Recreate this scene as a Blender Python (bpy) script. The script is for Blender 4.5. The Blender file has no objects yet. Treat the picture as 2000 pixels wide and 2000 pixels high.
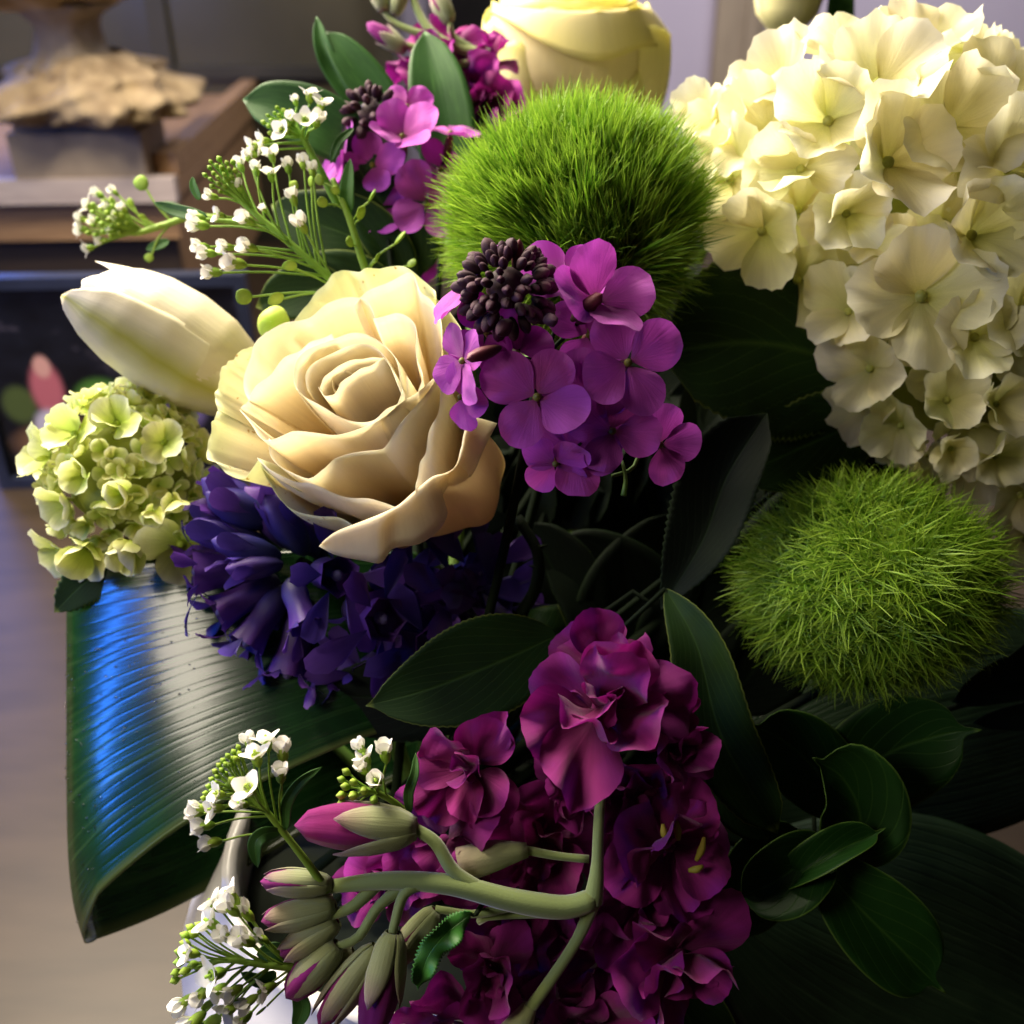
import bpy, math, random
import numpy as np
from mathutils import Vector, Matrix

random.seed(7)
RNG = np.random.default_rng(11)
SC = bpy.context.scene
COL = SC.collection

# ------------------------------------------------------------------ camera
PITCH = math.radians(30)
CAM_POS = Vector((0, 0, 0.45))
RIGHT = Vector((1, 0, 0))
UP = Vector((0, math.sin(PITCH), math.cos(PITCH)))
BACK = Vector((0, -math.cos(PITCH), math.sin(PITCH)))
CAM_ROT = Matrix((RIGHT, UP, BACK)).transposed()
cd = bpy.data.cameras.new('camera')
cam = bpy.data.objects.new('camera', cd)
COL.objects.link(cam)
cam.matrix_world = Matrix.Translation(CAM_POS) @ CAM_ROT.to_4x4()
cd.sensor_width = 36
cd.lens = 36                       # one photograph pixel = depth / 2000
cd.clip_start = 0.01
cd.clip_end = 50
cd.dof.use_dof = True
cd.dof.focus_distance = 0.315
cd.dof.aperture_fstop = 10.0
SC.camera = cam

# ------------------------------------------------------------------ light
world = bpy.data.worlds.new('World')
SC.world = world
world.use_nodes = True
bg = world.node_tree.nodes['Background']
bg.inputs[0].default_value = (0.9, 0.78, 0.62, 1)
bg.inputs[1].default_value = 0.02


def area(name, loc, target, size, energy, color, size_y=None):
    l = bpy.data.lights.new(name, 'AREA')
    l.energy = energy
    l.color = color
    l.size = size
    if size_y:
        l.shape = 'RECTANGLE'
        l.size_y = size_y
    o = bpy.data.objects.new(name, l)
    COL.objects.link(o)
    o.location = loc
    o.rotation_euler = (Vector(target) - Vector(loc)).to_track_quat('-Z', 'Y').to_euler()
    return o


area('ceiling_lamp', (-0.38, 0.65, 0.82), (0.02, 0.36, 0.3), 0.42, 26.0, (1.0, 0.89, 0.69))
area('room_lamp', (-0.94, -0.28, 0.94), (-0.1, 0.3, 0.3), 0.40, 6.2, (1.0, 0.90, 0.73))
area('blue_window', (-1.06, 0.07, 0.50), (-0.14, 0.30, 0.20), 0.065, 4.6, (0.03, 0.20, 1.0), 0.60)
area('far_blue_window', (-1.02, 1.62, 0.76), (-0.38, 0.60, 0.0), 0.40, 7.0, (0.08, 0.22, 1.0), 0.35)
area('wall_fill', (0.45, 1.45, 1.35), (0.35, 2.0, 0.45), 0.4, 13.0, (1.0, 0.95, 0.93))  # added fill light, brightens the back wall; no real fixture there
area('shelf_fill', (-0.70, 1.12, 1.05), (-0.52, 1.45, 0.2), 0.25, 8.5, (1.0, 0.86, 0.66))  # unseen warm fill, added to lift the shelf and ornament

vs = SC.view_settings
vs.view_transform = 'Standard'
vs.look = 'None'
vs.exposure = 0.15
vs.gamma = 1.0
vs.use_curve_mapping = False
SC.cycles.use_denoising = True
SC.cycles.max_bounces = 8
SC.cycles.diffuse_bounces = 4
SC.cycles.glossy_bounces = 3
SC.cycles.transmission_bounces = 6
SC.cycles.caustics_reflective = False
SC.cycles.caustics_refractive = False
SC.cycles.sample_clamp_indirect = 4

# ------------------------------------------------------------------ maths helpers


def lin(h):
    h = h.lstrip('#')
    c = [int(h[i:i + 2], 16) / 255 for i in (0, 2, 4)]
    return tuple((x / 12.92 if x <= .04045 else ((x + .055) / 1.055) ** 2.4) for x in c) + (1,)


def V(*a):
    return np.array(a, float)


def unit(v):
    v = np.asarray(v, float)
    return v / (np.linalg.norm(v) + 1e-12)


def spline(pts, n):
    """Catmull-Rom through the points, n samples, spaced by chord length."""
    p = np.asarray(pts, float)
    if len(p) == 2:
        t = np.linspace(0, 1, n)[:, None]
        return p[0] * (1 - t) + p[1] * t
    e = np.vstack([2 * p[0] - p[1], p, 2 * p[-1] - p[-2]])
    d = np.linalg.norm(np.diff(p, axis=0), axis=1) + 1e-6
    cum = np.concatenate([[0], np.cumsum(d)])
    q = np.linspace(0, cum[-1], n)
    k = np.clip(np.searchsorted(cum, q, side='right') - 1, 0, len(p) - 2)
    t = ((q - cum[k]) / d[k])[:, None]
    p0, p1, p2, p3 = e[k], e[k + 1], e[k + 2], e[k + 3]
    return .5 * ((2 * p1) + (-p0 + p2) * t + (2 * p0 - 5 * p1 + 4 * p2 - p3) * t ** 2 + (-p0 + 3 * p1 - 3 * p2 + p3) * t ** 3)


def resample(pts, n):
    p = np.asarray(pts, float)
    t = np.linspace(0, len(p) - 1, n)
    k = np.clip(t.astype(int), 0, len(p) - 2)
    e = np.vstack([2 * p[0] - p[1], p, 2 * p[-1] - p[-2]])
    f = (t - k)[:, None]
    p0, p1, p2, p3 = e[k], e[k + 1], e[k + 2], e[k + 3]
    return .5 * ((2 * p1) + (-p0 + p2) * f + (2 * p0 - 5 * p1 + 4 * p2 - p3) * f ** 2 + (-p0 + 3 * p1 - 3 * p2 + p3) * f ** 3)


class G:
    """Collects vertices, faces, uv and material slots for one mesh."""

    def __init__(self):
        self.v, self.f, self.uv, self.mi = [], [], [], []
        self.n = 0

    def grid(self, P, uv=None, closed=False, thick=0, mi=0, taper=.6):
        P = np.asarray(P, float)
        nu, nv = P.shape[:2]
        if uv is None:
            uu, vv = np.meshgrid(np.linspace(0, 1, nu), np.linspace(0, 1, nv), indexing='ij')
            uv = np.stack([uu, vv], -1)
        idx = np.arange(nu * nv).reshape(nu, nv) + self.n
        a = idx if not closed else np.vstack([idx, idx[:1]])
        q = np.stack([a[:-1, :-1], a[1:, :-1], a[1:, 1:], a[:-1, 1:]], -1).reshape(-1, 4)
        if not thick:
            self._push(P.reshape(-1, 3), q, uv.reshape(-1, 2), mi)
            return
        du = np.gradient(P, axis=0)
        dv = np.gradient(P, axis=1)
        N = np.cross(du, dv)
        N /= (np.linalg.norm(N, axis=2, keepdims=True) + 1e-9)
        tv = np.linspace(0, 1, nv)[None, :, None]
        P2 = P - N * (thick * (1 - taper * tv ** 6))
        off = nu * nv
        q2 = (q + off)[:, ::-1]
        b = []

        def rim(line):
            for i in range(len(line) - 1):
                b.append((line[i + 1], line[i], line[i] + off, line[i + 1] + off))
        if not closed:
            rim(idx[0, ::-1])
            rim(idx[-1, :])
        rim(idx[:, 0])
        rim(idx[::-1, -1])
        self._push(np.vstack([P.reshape(-1, 3), P2.reshape(-1, 3)]), np.vstack([q, q2, np.array(b)]),
                   np.vstack([uv.reshape(-1, 2)] * 2), mi)

    def _push(self, v, f, uv, mi):
        self.v.append(v)
        self.uv.append(uv)
        self.f.append(np.asarray(f, np.int64))
        self.mi.append(np.full(len(f), mi))
        self.n += len(v)

    def tube(self, pts, rad, n=8, mi=0, caps=True, m=None):
        p = np.asarray(pts, float)
        if m:
            p = spline(p, m)
        k = len(p)
        rad = np.interp(np.linspace(0, 1, k), np.linspace(0, 1, len(np.atleast_1d(rad))), np.atleast_1d(rad)) if np.ndim(rad) else np.full(k, rad)
        T = np.gradient(p, axis=0)
        T /= np.linalg.norm(T, axis=1, keepdims=True) + 1e-9
        ref = V(0, 0, 1) if abs(T[0][2]) < .8 else V(1, 0, 0)
        A = np.cross(T, ref)
        A /= np.linalg.norm(A, axis=1, keepdims=True) + 1e-9
        B = np.cross(T, A)
        th = np.linspace(0, 2 * np.pi, n, endpoint=False)
        P = p[None] + rad[None, :, None] * (np.cos(th)[:, None, None] * A[None] + np.sin(th)[:, None, None] * B[None])
        if caps:
            P = np.concatenate([np.repeat(p[None, :1], n, 0), P, np.repeat(p[None, -1:], n, 0)], 1)
        self.grid(P, closed=True, mi=mi)

    def mesh(self, name, mats, smooth=True):
        v = np.vstack(self.v)
        f = np.vstack(self.f)
        uv = np.vstack(self.uv)
        mi = np.concatenate(self.mi)
        me = bpy.data.meshes.new(name)
        me.vertices.add(len(v))
        me.vertices.foreach_set('co', v.astype(np.float32).ravel())
        me.loops.add(f.size)
        me.loops.foreach_set('vertex_index', f.astype(np.int32).ravel())
        me.polygons.add(len(f))
        me.polygons.foreach_set('loop_start', np.arange(0, f.size, f.shape[1], dtype=np.int32))
        me.polygons.foreach_set('material_index', mi.astype(np.int32))
        if smooth:
            me.polygons.foreach_set('use_smooth', np.ones(len(f), bool))
        l = me.uv_layers.new(name='UVMap')
        l.data.foreach_set('uv', uv[f.ravel()].astype(np.float32).ravel())
        me.update()
        me.validate()
        for m in (mats if isinstance(mats, (list, tuple)) else [mats]):
            me.materials.append(m)
        return me


def box(g, c, s, mi=0):
    """Axis box, six separate quads, so that shading stays flat."""
    c, s = np.array(c, float), np.array(s, float) / 2
    for ax in range(3):
        for sg in (-1, 1):
            u = np.zeros(3)
            w = np.zeros(3)
            u[(ax + 1) % 3] = s[(ax + 1) % 3]
            w[(ax + 2) % 3] = s[(ax + 2) % 3] * sg
            o = c.copy()
            o[ax] += sg * s[ax]
            g._push(np.array([o - u - w, o + u - w, o + u + w, o - u + w]), np.array([[0, 1, 2, 3]]) + g.n, np.array([[0, 0], [1, 0], [1, 1], [0, 1.]]), mi)


def px(x, y, d):
    """World point seen at photograph pixel (x, y), d metres in front of the camera plane."""
    return CAM_POS + RIGHT * ((x - 1000) * d / 2000) + UP * ((1000 - y) * d / 2000) - BACK * d


class Thing:
    """A top-level Empty turned like the camera; its parts are modelled in millimetre-like units of s."""

    def __init__(self, name, label, cat, x, y, d, group=None):
        o = bpy.data.objects.new(name, None)
        o.empty_display_size = .01
        COL.objects.link(o)
        o.matrix_world = Matrix.Translation(px(x, y, d)) @ CAM_ROT.to_4x4()
        o['label'] = label
        o['category'] = cat
        if group:
            o['group'] = group
        self.o, self.x, self.y, self.d, self.s = o, x, y, d, d / 2000

    def L(self, x, y, z=0):
        """Local coordinates (units of s) of pixel (x, y), z units nearer to the camera than the base."""
        f = (self.d - z * self.s) / self.d
        return V((x - 1000) * f - (self.x - 1000), (1000 - y) * f - (1000 - self.y), z)

    def LS(self, pts):
        return np.array([self.L(*p) for p in pts])

    def part(self, name, g, mats, parent=None, kind=None):
        for a in g.v:
            a *= self.s
        me = g.mesh(name, mats)
        return self.inst(name, me, Matrix.Identity(4), parent, kind)

    def inst(self, name, me, M, parent=None, kind=None):
        o = bpy.data.objects.new(name, me)
        COL.objects.link(o)
        o.parent = parent or self.o
        o.matrix_basis = M
        if kind:
            o['kind'] = kind
        return o

    def M(self, p, R, size):
        return Matrix.Translation(Vector(p * self.s)) @ R @ Matrix.Scale(size * self.s, 4)


def facing(n, th=0):
    """Rotation whose +Z looks along n (camera axes), spun by th degrees."""
    z = Vector(n).normalized()
    x = Vector((0, 1, 0)).cross(z)
    if x.length < .05:
        x = Vector((1, 0, 0))
    x.normalize()
    y = z.cross(x)
    return Matrix((x, y, z)).transposed().to_4x4() @ Matrix.Rotation(math.radians(th), 4, 'Z')


def rot(deg, ax):
    return Matrix.Rotation(math.radians(deg), 4, ax)


# ------------------------------------------------------------------ materials


def newmat(name):
    m = bpy.data.materials.new(name)
    m.use_nodes = True
    nt = m.node_tree
    nt.nodes.clear()
    out = nt.nodes.new('ShaderNodeOutputMaterial')
    return m, nt, out


def N(nt, t, **kw):
    n = nt.nodes.new(t)
    for k, v in kw.items():
        if k.startswith('i_'):
            key = k[2:].replace('_', ' ')
            n.inputs[key].default_value = v
        else:
            setattr(n, k, v)
    return n


def ramp(nt, stops):
    r = nt.nodes.new('ShaderNodeValToRGB')
    e = r.color_ramp.elements
    while len(e) < len(stops):
        e.new(.5)
    for el, (p, c) in zip(e, stops):
        el.position = p
        el.color = c if isinstance(c, tuple) else lin(c)
    return r


def petal_mat(name, stops, trans=.35, rough=.5, bump=.2, vein=26, var=.12, hue=.01, spec=.3, mottle=.15, mscale=60, sheen=0, bdist=.0004,
              axis='Y', sat=1.0, spots=None, sides=0, coat=0, vlen=1.5):
    m, nt, out = newmat(name)
    L = nt.links.new
    tc = N(nt, 'ShaderNodeTexCoord')
    sep = N(nt, 'ShaderNodeSeparateXYZ')
    L(tc.outputs['UV'], sep.inputs[0])
    oi = N(nt, 'ShaderNodeObjectInfo')
    no = N(nt, 'ShaderNodeTexNoise', i_Scale=mscale, i_Detail=3.0)
    L(tc.outputs['Object'], no.inputs['Vector'])
    add = N(nt, 'ShaderNodeMath', operation='MULTIPLY_ADD')
    L(no.outputs['Fac'], add.inputs[0])
    add.inputs[1].default_value = mottle
    sub = N(nt, 'ShaderNodeMath', operation='SUBTRACT')
    L(sep.outputs[axis], sub.inputs[0])
    sub.inputs[1].default_value = mottle / 2
    L(sub.outputs[0], add.inputs[2])
    r = ramp(nt, stops)
    L(add.outputs[0], r.inputs[0])
    col = r.outputs[0]
    # veins run along the petal: noise stretched in v
    mp = N(nt, 'ShaderNodeMapping')
    mp.inputs['Scale'].default_value = (vein, vlen, 1)
    L(tc.outputs['UV'], mp.inputs[0])
    vn = N(nt, 'ShaderNodeTexNoise', i_Scale=1.0, i_Detail=2.0)
    L(mp.outputs[0], vn.inputs['Vector'])
    hs = N(nt, 'ShaderNodeHueSaturation')
    mr = N(nt, 'ShaderNodeMapRange')
    mr.inputs['To Min'].default_value = 1 - var
    mr.inputs['To Max'].default_value = 1 + var
    L(oi.outputs['Random'], mr.inputs[0])
    vm = N(nt, 'ShaderNodeMapRange')
    vm.inputs['From Min'].default_value = .3
    vm.inputs['From Max'].default_value = .7
    vm.inputs['To Min'].default_value = 1 - var * .6
    vm.inputs['To Max'].default_value = 1 + var * .4
    L(vn.outputs['Fac'], vm.inputs[0])
    mu = N(nt, 'ShaderNodeMath', operation='MULTIPLY')
    L(mr.outputs[0], mu.inputs[0])
    L(vm.outputs[0], mu.inputs[1])
    L(mu.outputs[0], hs.inputs['Value'])
    hr = N(nt, 'ShaderNodeMapRange')
    hr.inputs['To Min'].default_value = .5 - hue
    hr.inputs['To Max'].default_value = .5 + hue
    fr = N(nt, 'ShaderNodeMath', operation='FRACT')
    m7 = N(nt, 'ShaderNodeMath', operation='MULTIPLY')
    m7.inputs[1].default_value = 7.31
    L(oi.outputs['Random'], m7.inputs[0])
    L(m7.outputs[0], fr.inputs[0])
    L(fr.outputs[0], hr.inputs[0])
    L(hr.outputs[0], hs.inputs['Hue'])
    hs.inputs['Saturation'].default_value = sat
    L(col, hs.inputs['Color'])
    col = hs.outputs[0]
    if spots:
        sn = N(nt, 'ShaderNodeTexNoise', i_Scale=spots[1], i_Detail=1.0)
        L(tc.outputs['Object'], sn.inputs['Vector'])
        sr = ramp(nt, [(spots[2], (0, 0, 0, 1)), (spots[2] + .04, (1, 1, 1, 1))])
        L(sn.outputs['Fac'], sr.inputs[0])
        mx = N(nt, 'ShaderNodeMix', data_type='RGBA')
        L(sr.outputs[0], mx.inputs[0])
        L(col, mx.inputs[6])
        mx.inputs[7].default_value = lin(spots[0])
        col = mx.outputs[2]
    fine = N(nt, 'ShaderNodeTexNoise', i_Scale=mscale * 12, i_Detail=2.0)
    L(tc.outputs['Object'], fine.inputs['Vector'])
    fm = N(nt, 'ShaderNodeMath', operation='MULTIPLY_ADD')
    L(fine.outputs['Fac'], fm.inputs[0])
    fm.inputs[1].default_value = .35
    L(vn.outputs['Fac'], fm.inputs[2])
    bp = N(nt, 'ShaderNodeBump', i_Strength=bump, i_Distance=bdist)
    L(fm.outputs[0], bp.inputs['Height'])
    p = N(nt, 'ShaderNodeBsdfPrincipled', i_Roughness=rough)
    p.inputs['Specular IOR Level'].default_value = spec
    p.inputs['Sheen Weight'].default_value = sheen
    p.inputs['Coat Weight'].default_value = coat
    p.inputs['Coat Roughness'].default_value = .25
    L(col, p.inputs['Base Color'])
    L(bp.outputs[0], p.inputs['Normal'])
    if trans > 0:
        tr = N(nt, 'ShaderNodeBsdfTranslucent')
        L(col, tr.inputs[0])
        L(bp.outputs[0], tr.inputs['Normal'])
        ms = N(nt, 'ShaderNodeMixShader')
        ms.inputs[0].default_value = trans
        L(p.outputs[0], ms.inputs[1])
        L(tr.outputs[0], ms.inputs[2])
        L(ms.outputs[0], out.inputs[0])
    else:
        L(p.outputs[0], out.inputs[0])
    return m


def leaf_mat(name, c0, c1, midrib, edge=None, rough=.35, trans=.12, spec=.5, ribs=0, ribax='Y', veins=9, bump=.4, bdist=.0006, coat=0, var=.15, slope=1.4, drops=0):
    """uv.x across the blade (0..1), uv.y from stalk to tip."""
    m, nt, out = newmat(name)
    L = nt.links.new
    tc = N(nt, 'ShaderNodeTexCoord')
    sep = N(nt, 'ShaderNodeSeparateXYZ')
    L(tc.outputs['UV'], sep.inputs[0])
    oi = N(nt, 'ShaderNodeObjectInfo')

    def M(op, a, b=None, c=None):
        n = N(nt, 'ShaderNodeMath', operation=op)
        for i, q in enumerate((a, b, c)):
            if q is None:
                continue
            if isinstance(q, (int, float)):
                n.inputs[i].default_value = q
            else:
                L(q, n.inputs[i])
        return n.outputs[0]
    au = M('ABSOLUTE', M('SUBTRACT', sep.outputs['X'], .5))      # 0 at midrib, .5 at margin
    no = N(nt, 'ShaderNodeTexNoise', i_Scale=45.0, i_Detail=4.0)
    L(tc.outputs['Object'], no.inputs['Vector'])
    r = ramp(nt, [(.3, c0), (.7, c1)])
    L(no.outputs['Fac'], r.inputs[0])
    col = r.outputs[0]

    def mix(fac, a, b):
        mx = N(nt, 'ShaderNodeMix', data_type='RGBA')
        L(fac, mx.inputs[0])
        L(a, mx.inputs[6])
        if isinstance(b, (tuple, str)):
            mx.inputs[7].default_value = lin(b) if isinstance(b, str) else b
        else:
            L(b, mx.inputs[7])
        return mx.outputs[2]
    if ribs:
        dist = N(nt, 'ShaderNodeTexNoise', i_Scale=1.0, i_Detail=3.0)
        dmap = N(nt, 'ShaderNodeMapping')
        dmap.inputs['Scale'].default_value = (1.2, 9, 1) if ribax == 'Y' else (9, 1.2, 1)
        L(tc.outputs['UV'], dmap.inputs[0])
        L(dmap.outputs[0], dist.inputs['Vector'])
        ph = M('MULTIPLY', M('ADD', sep.outputs[ribax], M('MULTIPLY', dist.outputs['Fac'], .12)), ribs)
        w1 = M('POWER', M('SUBTRACT', 1.0, M('ABSOLUTE', M('SINE', M('MULTIPLY', ph, 3.1416)))), 4.0)
        mpn = N(nt, 'ShaderNodeMapping')
        mpn.inputs['Scale'].default_value = (5, ribs * 1.6, 1) if ribax == 'Y' else (ribs * 1.6, 5, 1)
        L(tc.outputs['UV'], mpn.inputs[0])
        rn = N(nt, 'ShaderNodeTexNoise', i_Scale=1.0, i_Detail=3.0)
        L(mpn.outputs[0], rn.inputs['Vector'])
        h = M('MULTIPLY_ADD', rn.outputs['Fac'], .9, M('MULTIPLY', w1, -1.0))
        lightv = M('MULTIPLY', M('MAXIMUM', M('SUBTRACT', rn.outputs['Fac'], .52), 0), 2.5)
        col = mix(lightv, col, midrib)
    else:
        ph = M('MULTIPLY_ADD', au, -slope * 1.0, sep.outputs['Y'])
        saw = M('ABSOLUTE', M('SUBTRACT', M('FRACT', M('MULTIPLY', ph, veins)), .5))
        sv = M('SUBTRACT', 1.0, M('MINIMUM', M('MULTIPLY', saw, 14), 1.0))
        mid = M('SUBTRACT', 1.0, M('MINIMUM', M('MULTIPLY', au, 38), 1.0))
        col = mix(M('MULTIPLY', sv, .42), col, midrib)
        col = mix(M('MULTIPLY', mid, .75), col, midrib)
        h = M('MULTIPLY', M('ADD', M('MULTIPLY', sv, .5), M('MULTIPLY', mid, 1.0)), -1.0)
        h = M('ADD', h, M('MULTIPLY', no.outputs['Fac'], 1.0))
    if edge:
        ed = M('MAXIMUM', M('MULTIPLY', M('SUBTRACT', au, .48), 50), 0)
        tip = M('MAXIMUM', M('MULTIPLY', M('SUBTRACT', sep.outputs['Y'], .955), 28), 0)
        col = mix(M('MINIMUM', M('MAXIMUM', ed, tip), .8), col, edge)
    hs = N(nt, 'ShaderNodeHueSaturation')
    mr = N(nt, 'ShaderNodeMapRange')
    mr.inputs['To Min'].default_value = 1 - var
    mr.inputs['To Max'].default_value = 1 + var
    L(oi.outputs['Random'], mr.inputs[0])
    L(mr.outputs[0], hs.inputs['Value'])
    L(col, hs.inputs['Color'])
    col = hs.outputs[0]
    if drops:
        vo = N(nt, 'ShaderNodeTexVoronoi', i_Scale=float(drops))
        L(tc.outputs['Object'], vo.inputs['Vector'])
        gate = N(nt, 'ShaderNodeTexNoise', i_Scale=drops * .12, i_Detail=2.0)
        L(tc.outputs['Object'], gate.inputs['Vector'])
        dr = M('MAXIMUM', M('SUBTRACT', .32, vo.outputs['Distance']), 0)
        h = M('ADD', h, M('MULTIPLY', M('MULTIPLY', dr, 9.0), M('GREATER_THAN', gate.outputs['Fac'], .52)))
    bp = N(nt, 'ShaderNodeBump', i_Strength=bump, i_Distance=bdist)
    L(h, bp.inputs['Height'])
    p = N(nt, 'ShaderNodeBsdfPrincipled', i_Roughness=rough)
    p.inputs['Specular IOR Level'].default_value = spec
    p.inputs['Coat Weight'].default_value = coat
    p.inputs['Coat Roughness'].default_value = .12
    L(col, p.inputs['Base Color'])
    L(bp.outputs[0], p.inputs['Normal'])
    if coat:
        L(bp.outputs[0], p.inputs['Coat Normal'])
    tr = N(nt, 'ShaderNodeBsdfTranslucent')
    L(col, tr.inputs[0])
    ms = N(nt, 'ShaderNodeMixShader')
    ms.inputs[0].default_value = trans
    L(p.outputs[0], ms.inputs[1])
    L(tr.outputs[0], ms.inputs[2])
    L(ms.outputs[0], out.inputs[0])
    return m


def plain_mat(name, c0, c1, scale=30, rough=.6, bump=.3, bdist=.002, metal=0, spec=.4, stretch=(1, 1, 1), detail=5):
    m, nt, out = newmat(name)
    L = nt.links.new
    tc = N(nt, 'ShaderNodeTexCoord')
    mp = N(nt, 'ShaderNodeMapping')
    mp.inputs['Scale'].default_value = stretch
    L(tc.outputs['Object'], mp.inputs[0])
    no = N(nt, 'ShaderNodeTexNoise', i_Scale=float(scale), i_Detail=float(detail))
    L(mp.outputs[0], no.inputs['Vector'])
    r = ramp(nt, [(.3, c0), (.72, c1)])
    L(no.outputs['Fac'], r.inputs[0])
    bp = N(nt, 'ShaderNodeBump', i_Strength=bump, i_Distance=bdist)
    L(no.outputs['Fac'], bp.inputs['Height'])
    p = N(nt, 'ShaderNodeBsdfPrincipled', i_Roughness=rough, i_Metallic=float(metal))
    p.inputs['Specular IOR Level'].default_value = spec
    L(r.outputs[0], p.inputs['Base Color'])
    L(bp.outputs[0], p.inputs['Normal'])
    L(p.outputs[0], out.inputs[0])
    return m

# ================================================================== setting


def wobj(name, g, mats, parent=None, label=None, cat=None, kind=None, smooth=False):
    me = g.mesh(name, mats, smooth)
    o = bpy.data.objects.new(name, me)
    COL.objects.link(o)
    if parent:
        o.parent = parent
    if label:
        o['label'] = label
        o['category'] = cat
    if kind:
        o['kind'] = kind
    return o


def wthing(name, label, cat, loc, rz=0):
    o = bpy.data.objects.new(name, None)
    o.empty_display_size = .02
    COL.objects.link(o)
    o.location = loc
    o.rotation_euler = (0, 0, rz)
    o['label'] = label
    o['category'] = cat
    return o


M_TABLE = plain_mat('table_top', '#30271e', '#3b3025', 14, .40, .05, spec=.16, stretch=(1, 4, 1))
M_WALL = plain_mat('wall_paint', '#b4acc4', '#bdb5cb', 6, .8, .05)
M_WOOD = plain_mat('warm_wood', '#84664a', '#a5835f', 10, .5, .15, stretch=(1, 9, 9))
M_PALEWOOD = plain_mat('pale_edge', '#a99a96', '#bfb0aa', 20, .5, .1, stretch=(1, 6, 6))
M_DARKWOOD = plain_mat('dark_wood', '#2e241d', '#3d3026', 10, .6, .1, stretch=(1, 9, 9))
M_STONE = plain_mat('rough_stone', '#7f6a50', '#c2ab88', 38, .85, .8, .006)
M_STONE2 = plain_mat('grey_stone', '#85776a', '#a3937f', 30, .85, .6, .004)
M_CASE = plain_mat('door_casing', '#8d8072', '#a29484', 9, .6, .05, stretch=(6, 6, 1))
M_CAB = plain_mat('cabinet_dark', '#3a382f', '#4a473d', 8, .4, .05)
M_CABGLASS = plain_mat('cabinet_glass', '#4a473a', '#5a5648', 5, .25, .02)
M_STEEL = plain_mat('brushed_frame', '#3c4258', '#4a5270', 30, .3, .05, metal=.7)
M_POT = plain_mat('white_ceramic', '#e6e2e0', '#efecea', 12, .3, .03)
M_FOAM = plain_mat('wet_foam', '#0b140b', '#14200f', 60, .9, .4)

g = G()
box(g, (0, .45, -.02), (4.4, 2.4, .04))
wobj('table', g, M_TABLE, kind='structure')
g = G()
box(g, (0, 2.02, .8), (6, .04, 3.6))
wobj('wall', g, M_WALL, kind='structure')

# low wooden shelf on the left
sh = wthing('wooden_shelf', 'low brown wooden shelf with pale front edge at far left', 'shelf', (-.99, 1.44, 0), math.radians(4))
g = G(); box(g, (0, 0, .195), (1.2, .66, .022)); wobj('shelf_board', g, M_WOOD, sh)
g = G(); box(g, (0, -.339, .197), (1.204, .016, .026)); wobj('edge_strip', g, M_PALEWOOD, sh)
g = G(); box(g, (0, -.322, .162), (1.19, .012, .044)); wobj('front_rail', g, M_WOOD, sh)
g = G(); box(g, (0, -.300, .07), (1.17, .012, .139)); wobj('front_panel', g, M_DARKWOOD, sh)
g = G(); box(g, (.588, .008, .218), (.024, .64, .022)); wobj('side_rim', g, M_WOOD, sh)
g = G(); box(g, (.575, .0, .092), (.02, .60, .184)); wobj('side_panel', g, M_WOOD, sh)


def lump(g, c, r, seed, amp=.25, sq=(1, 1, 1), nu=28, nv=18, mi=0, freq=3.0):
    rs = np.random.default_rng(seed)
    th = np.linspace(0, 2 * np.pi, nu, endpoint=False)
    ph = np.linspace(0.02, np.pi - .02, nv)
    d = np.stack([np.cos(th)[:, None] * np.sin(ph)[None], np.sin(th)[:, None] * np.sin(ph)[None], np.repeat(np.cos(ph)[None], nu, 0)], -1)
    k = np.ones(d.shape[:2])
    for i in range(7):
        w = rs.normal(size=3) * freq
        k += amp / 2.2 * np.sin(d @ w + rs.uniform(0, 6.3))
    g.grid(np.array(c) + d * (k * r)[..., None] * np.array(sq), closed=True, mi=mi)


st = wthing('stone_ornament', 'rough tan carved stone ornament on a plinth standing on the shelf', 'ornament', (-.468, 1.19, .2062), math.radians(4))
st.scale = (1.2, 1.2, 1.12)
g = G(); box(g, (0, 0, .022), (.115, .09, .044)); box(g, (0, 0, .048), (.104, .08, .008)); wobj('plinth', g, M_STONE2, st)


def turned(name, prof, mat, lobes, amp, seed, cx=0, cz=0):
    """A turned stone piece with carved leaf relief and weathering."""
    rs = np.random.default_rng(seed)
    z_ = spline([(r, z, 0) for r, z in prof], 40)
    th = np.linspace(0, 2 * np.pi, 120, endpoint=False)
    T_, Z_ = np.meshgrid(th, z_[:, 1], indexing='ij')
    R_ = np.repeat(z_[None, :, 0], 120, 0)
    rel = np.abs(np.sin(T_ * lobes / 2 + .5 * np.sin(Z_ * 90))) * np.clip(np.sin(Z_ * 120 + seed), -.3, 1)
    for _ in range(10):
        w = rs.normal(size=3) * 90
        rel = rel + .35 * np.sin(R_ * np.cos(T_) * w[0] + R_ * np.sin(T_) * w[1] + Z_ * w[2] + rs.uniform(0, 6))
    R_ = R_ * (1 + amp * rel)
    g = G()
    g.grid(np.stack([cx + R_ * np.cos(T_), R_ * np.sin(T_), Z_ + cz], -1), closed=True)
    wobj(name, g, mat, st, smooth=True)


turned('carved_foot', [(.02, .052), (.066, .054), (.084, .064), (.082, .076), (.070, .088), (.052, .100), (.030, .110)], M_STONE, 22, .16, 2, .012)
turned('stone_neck', [(.040, .098), (.030, .115), (.028, .135), (.044, .152)], M_STONE2, 9, .08, 3)
turned('bowl', [(.03, .146), (.066, .156), (.096, .178), (.112, .215), (.108, .27), (.02, .28)], M_STONE, 18, .10, 4, -.02)

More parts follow.
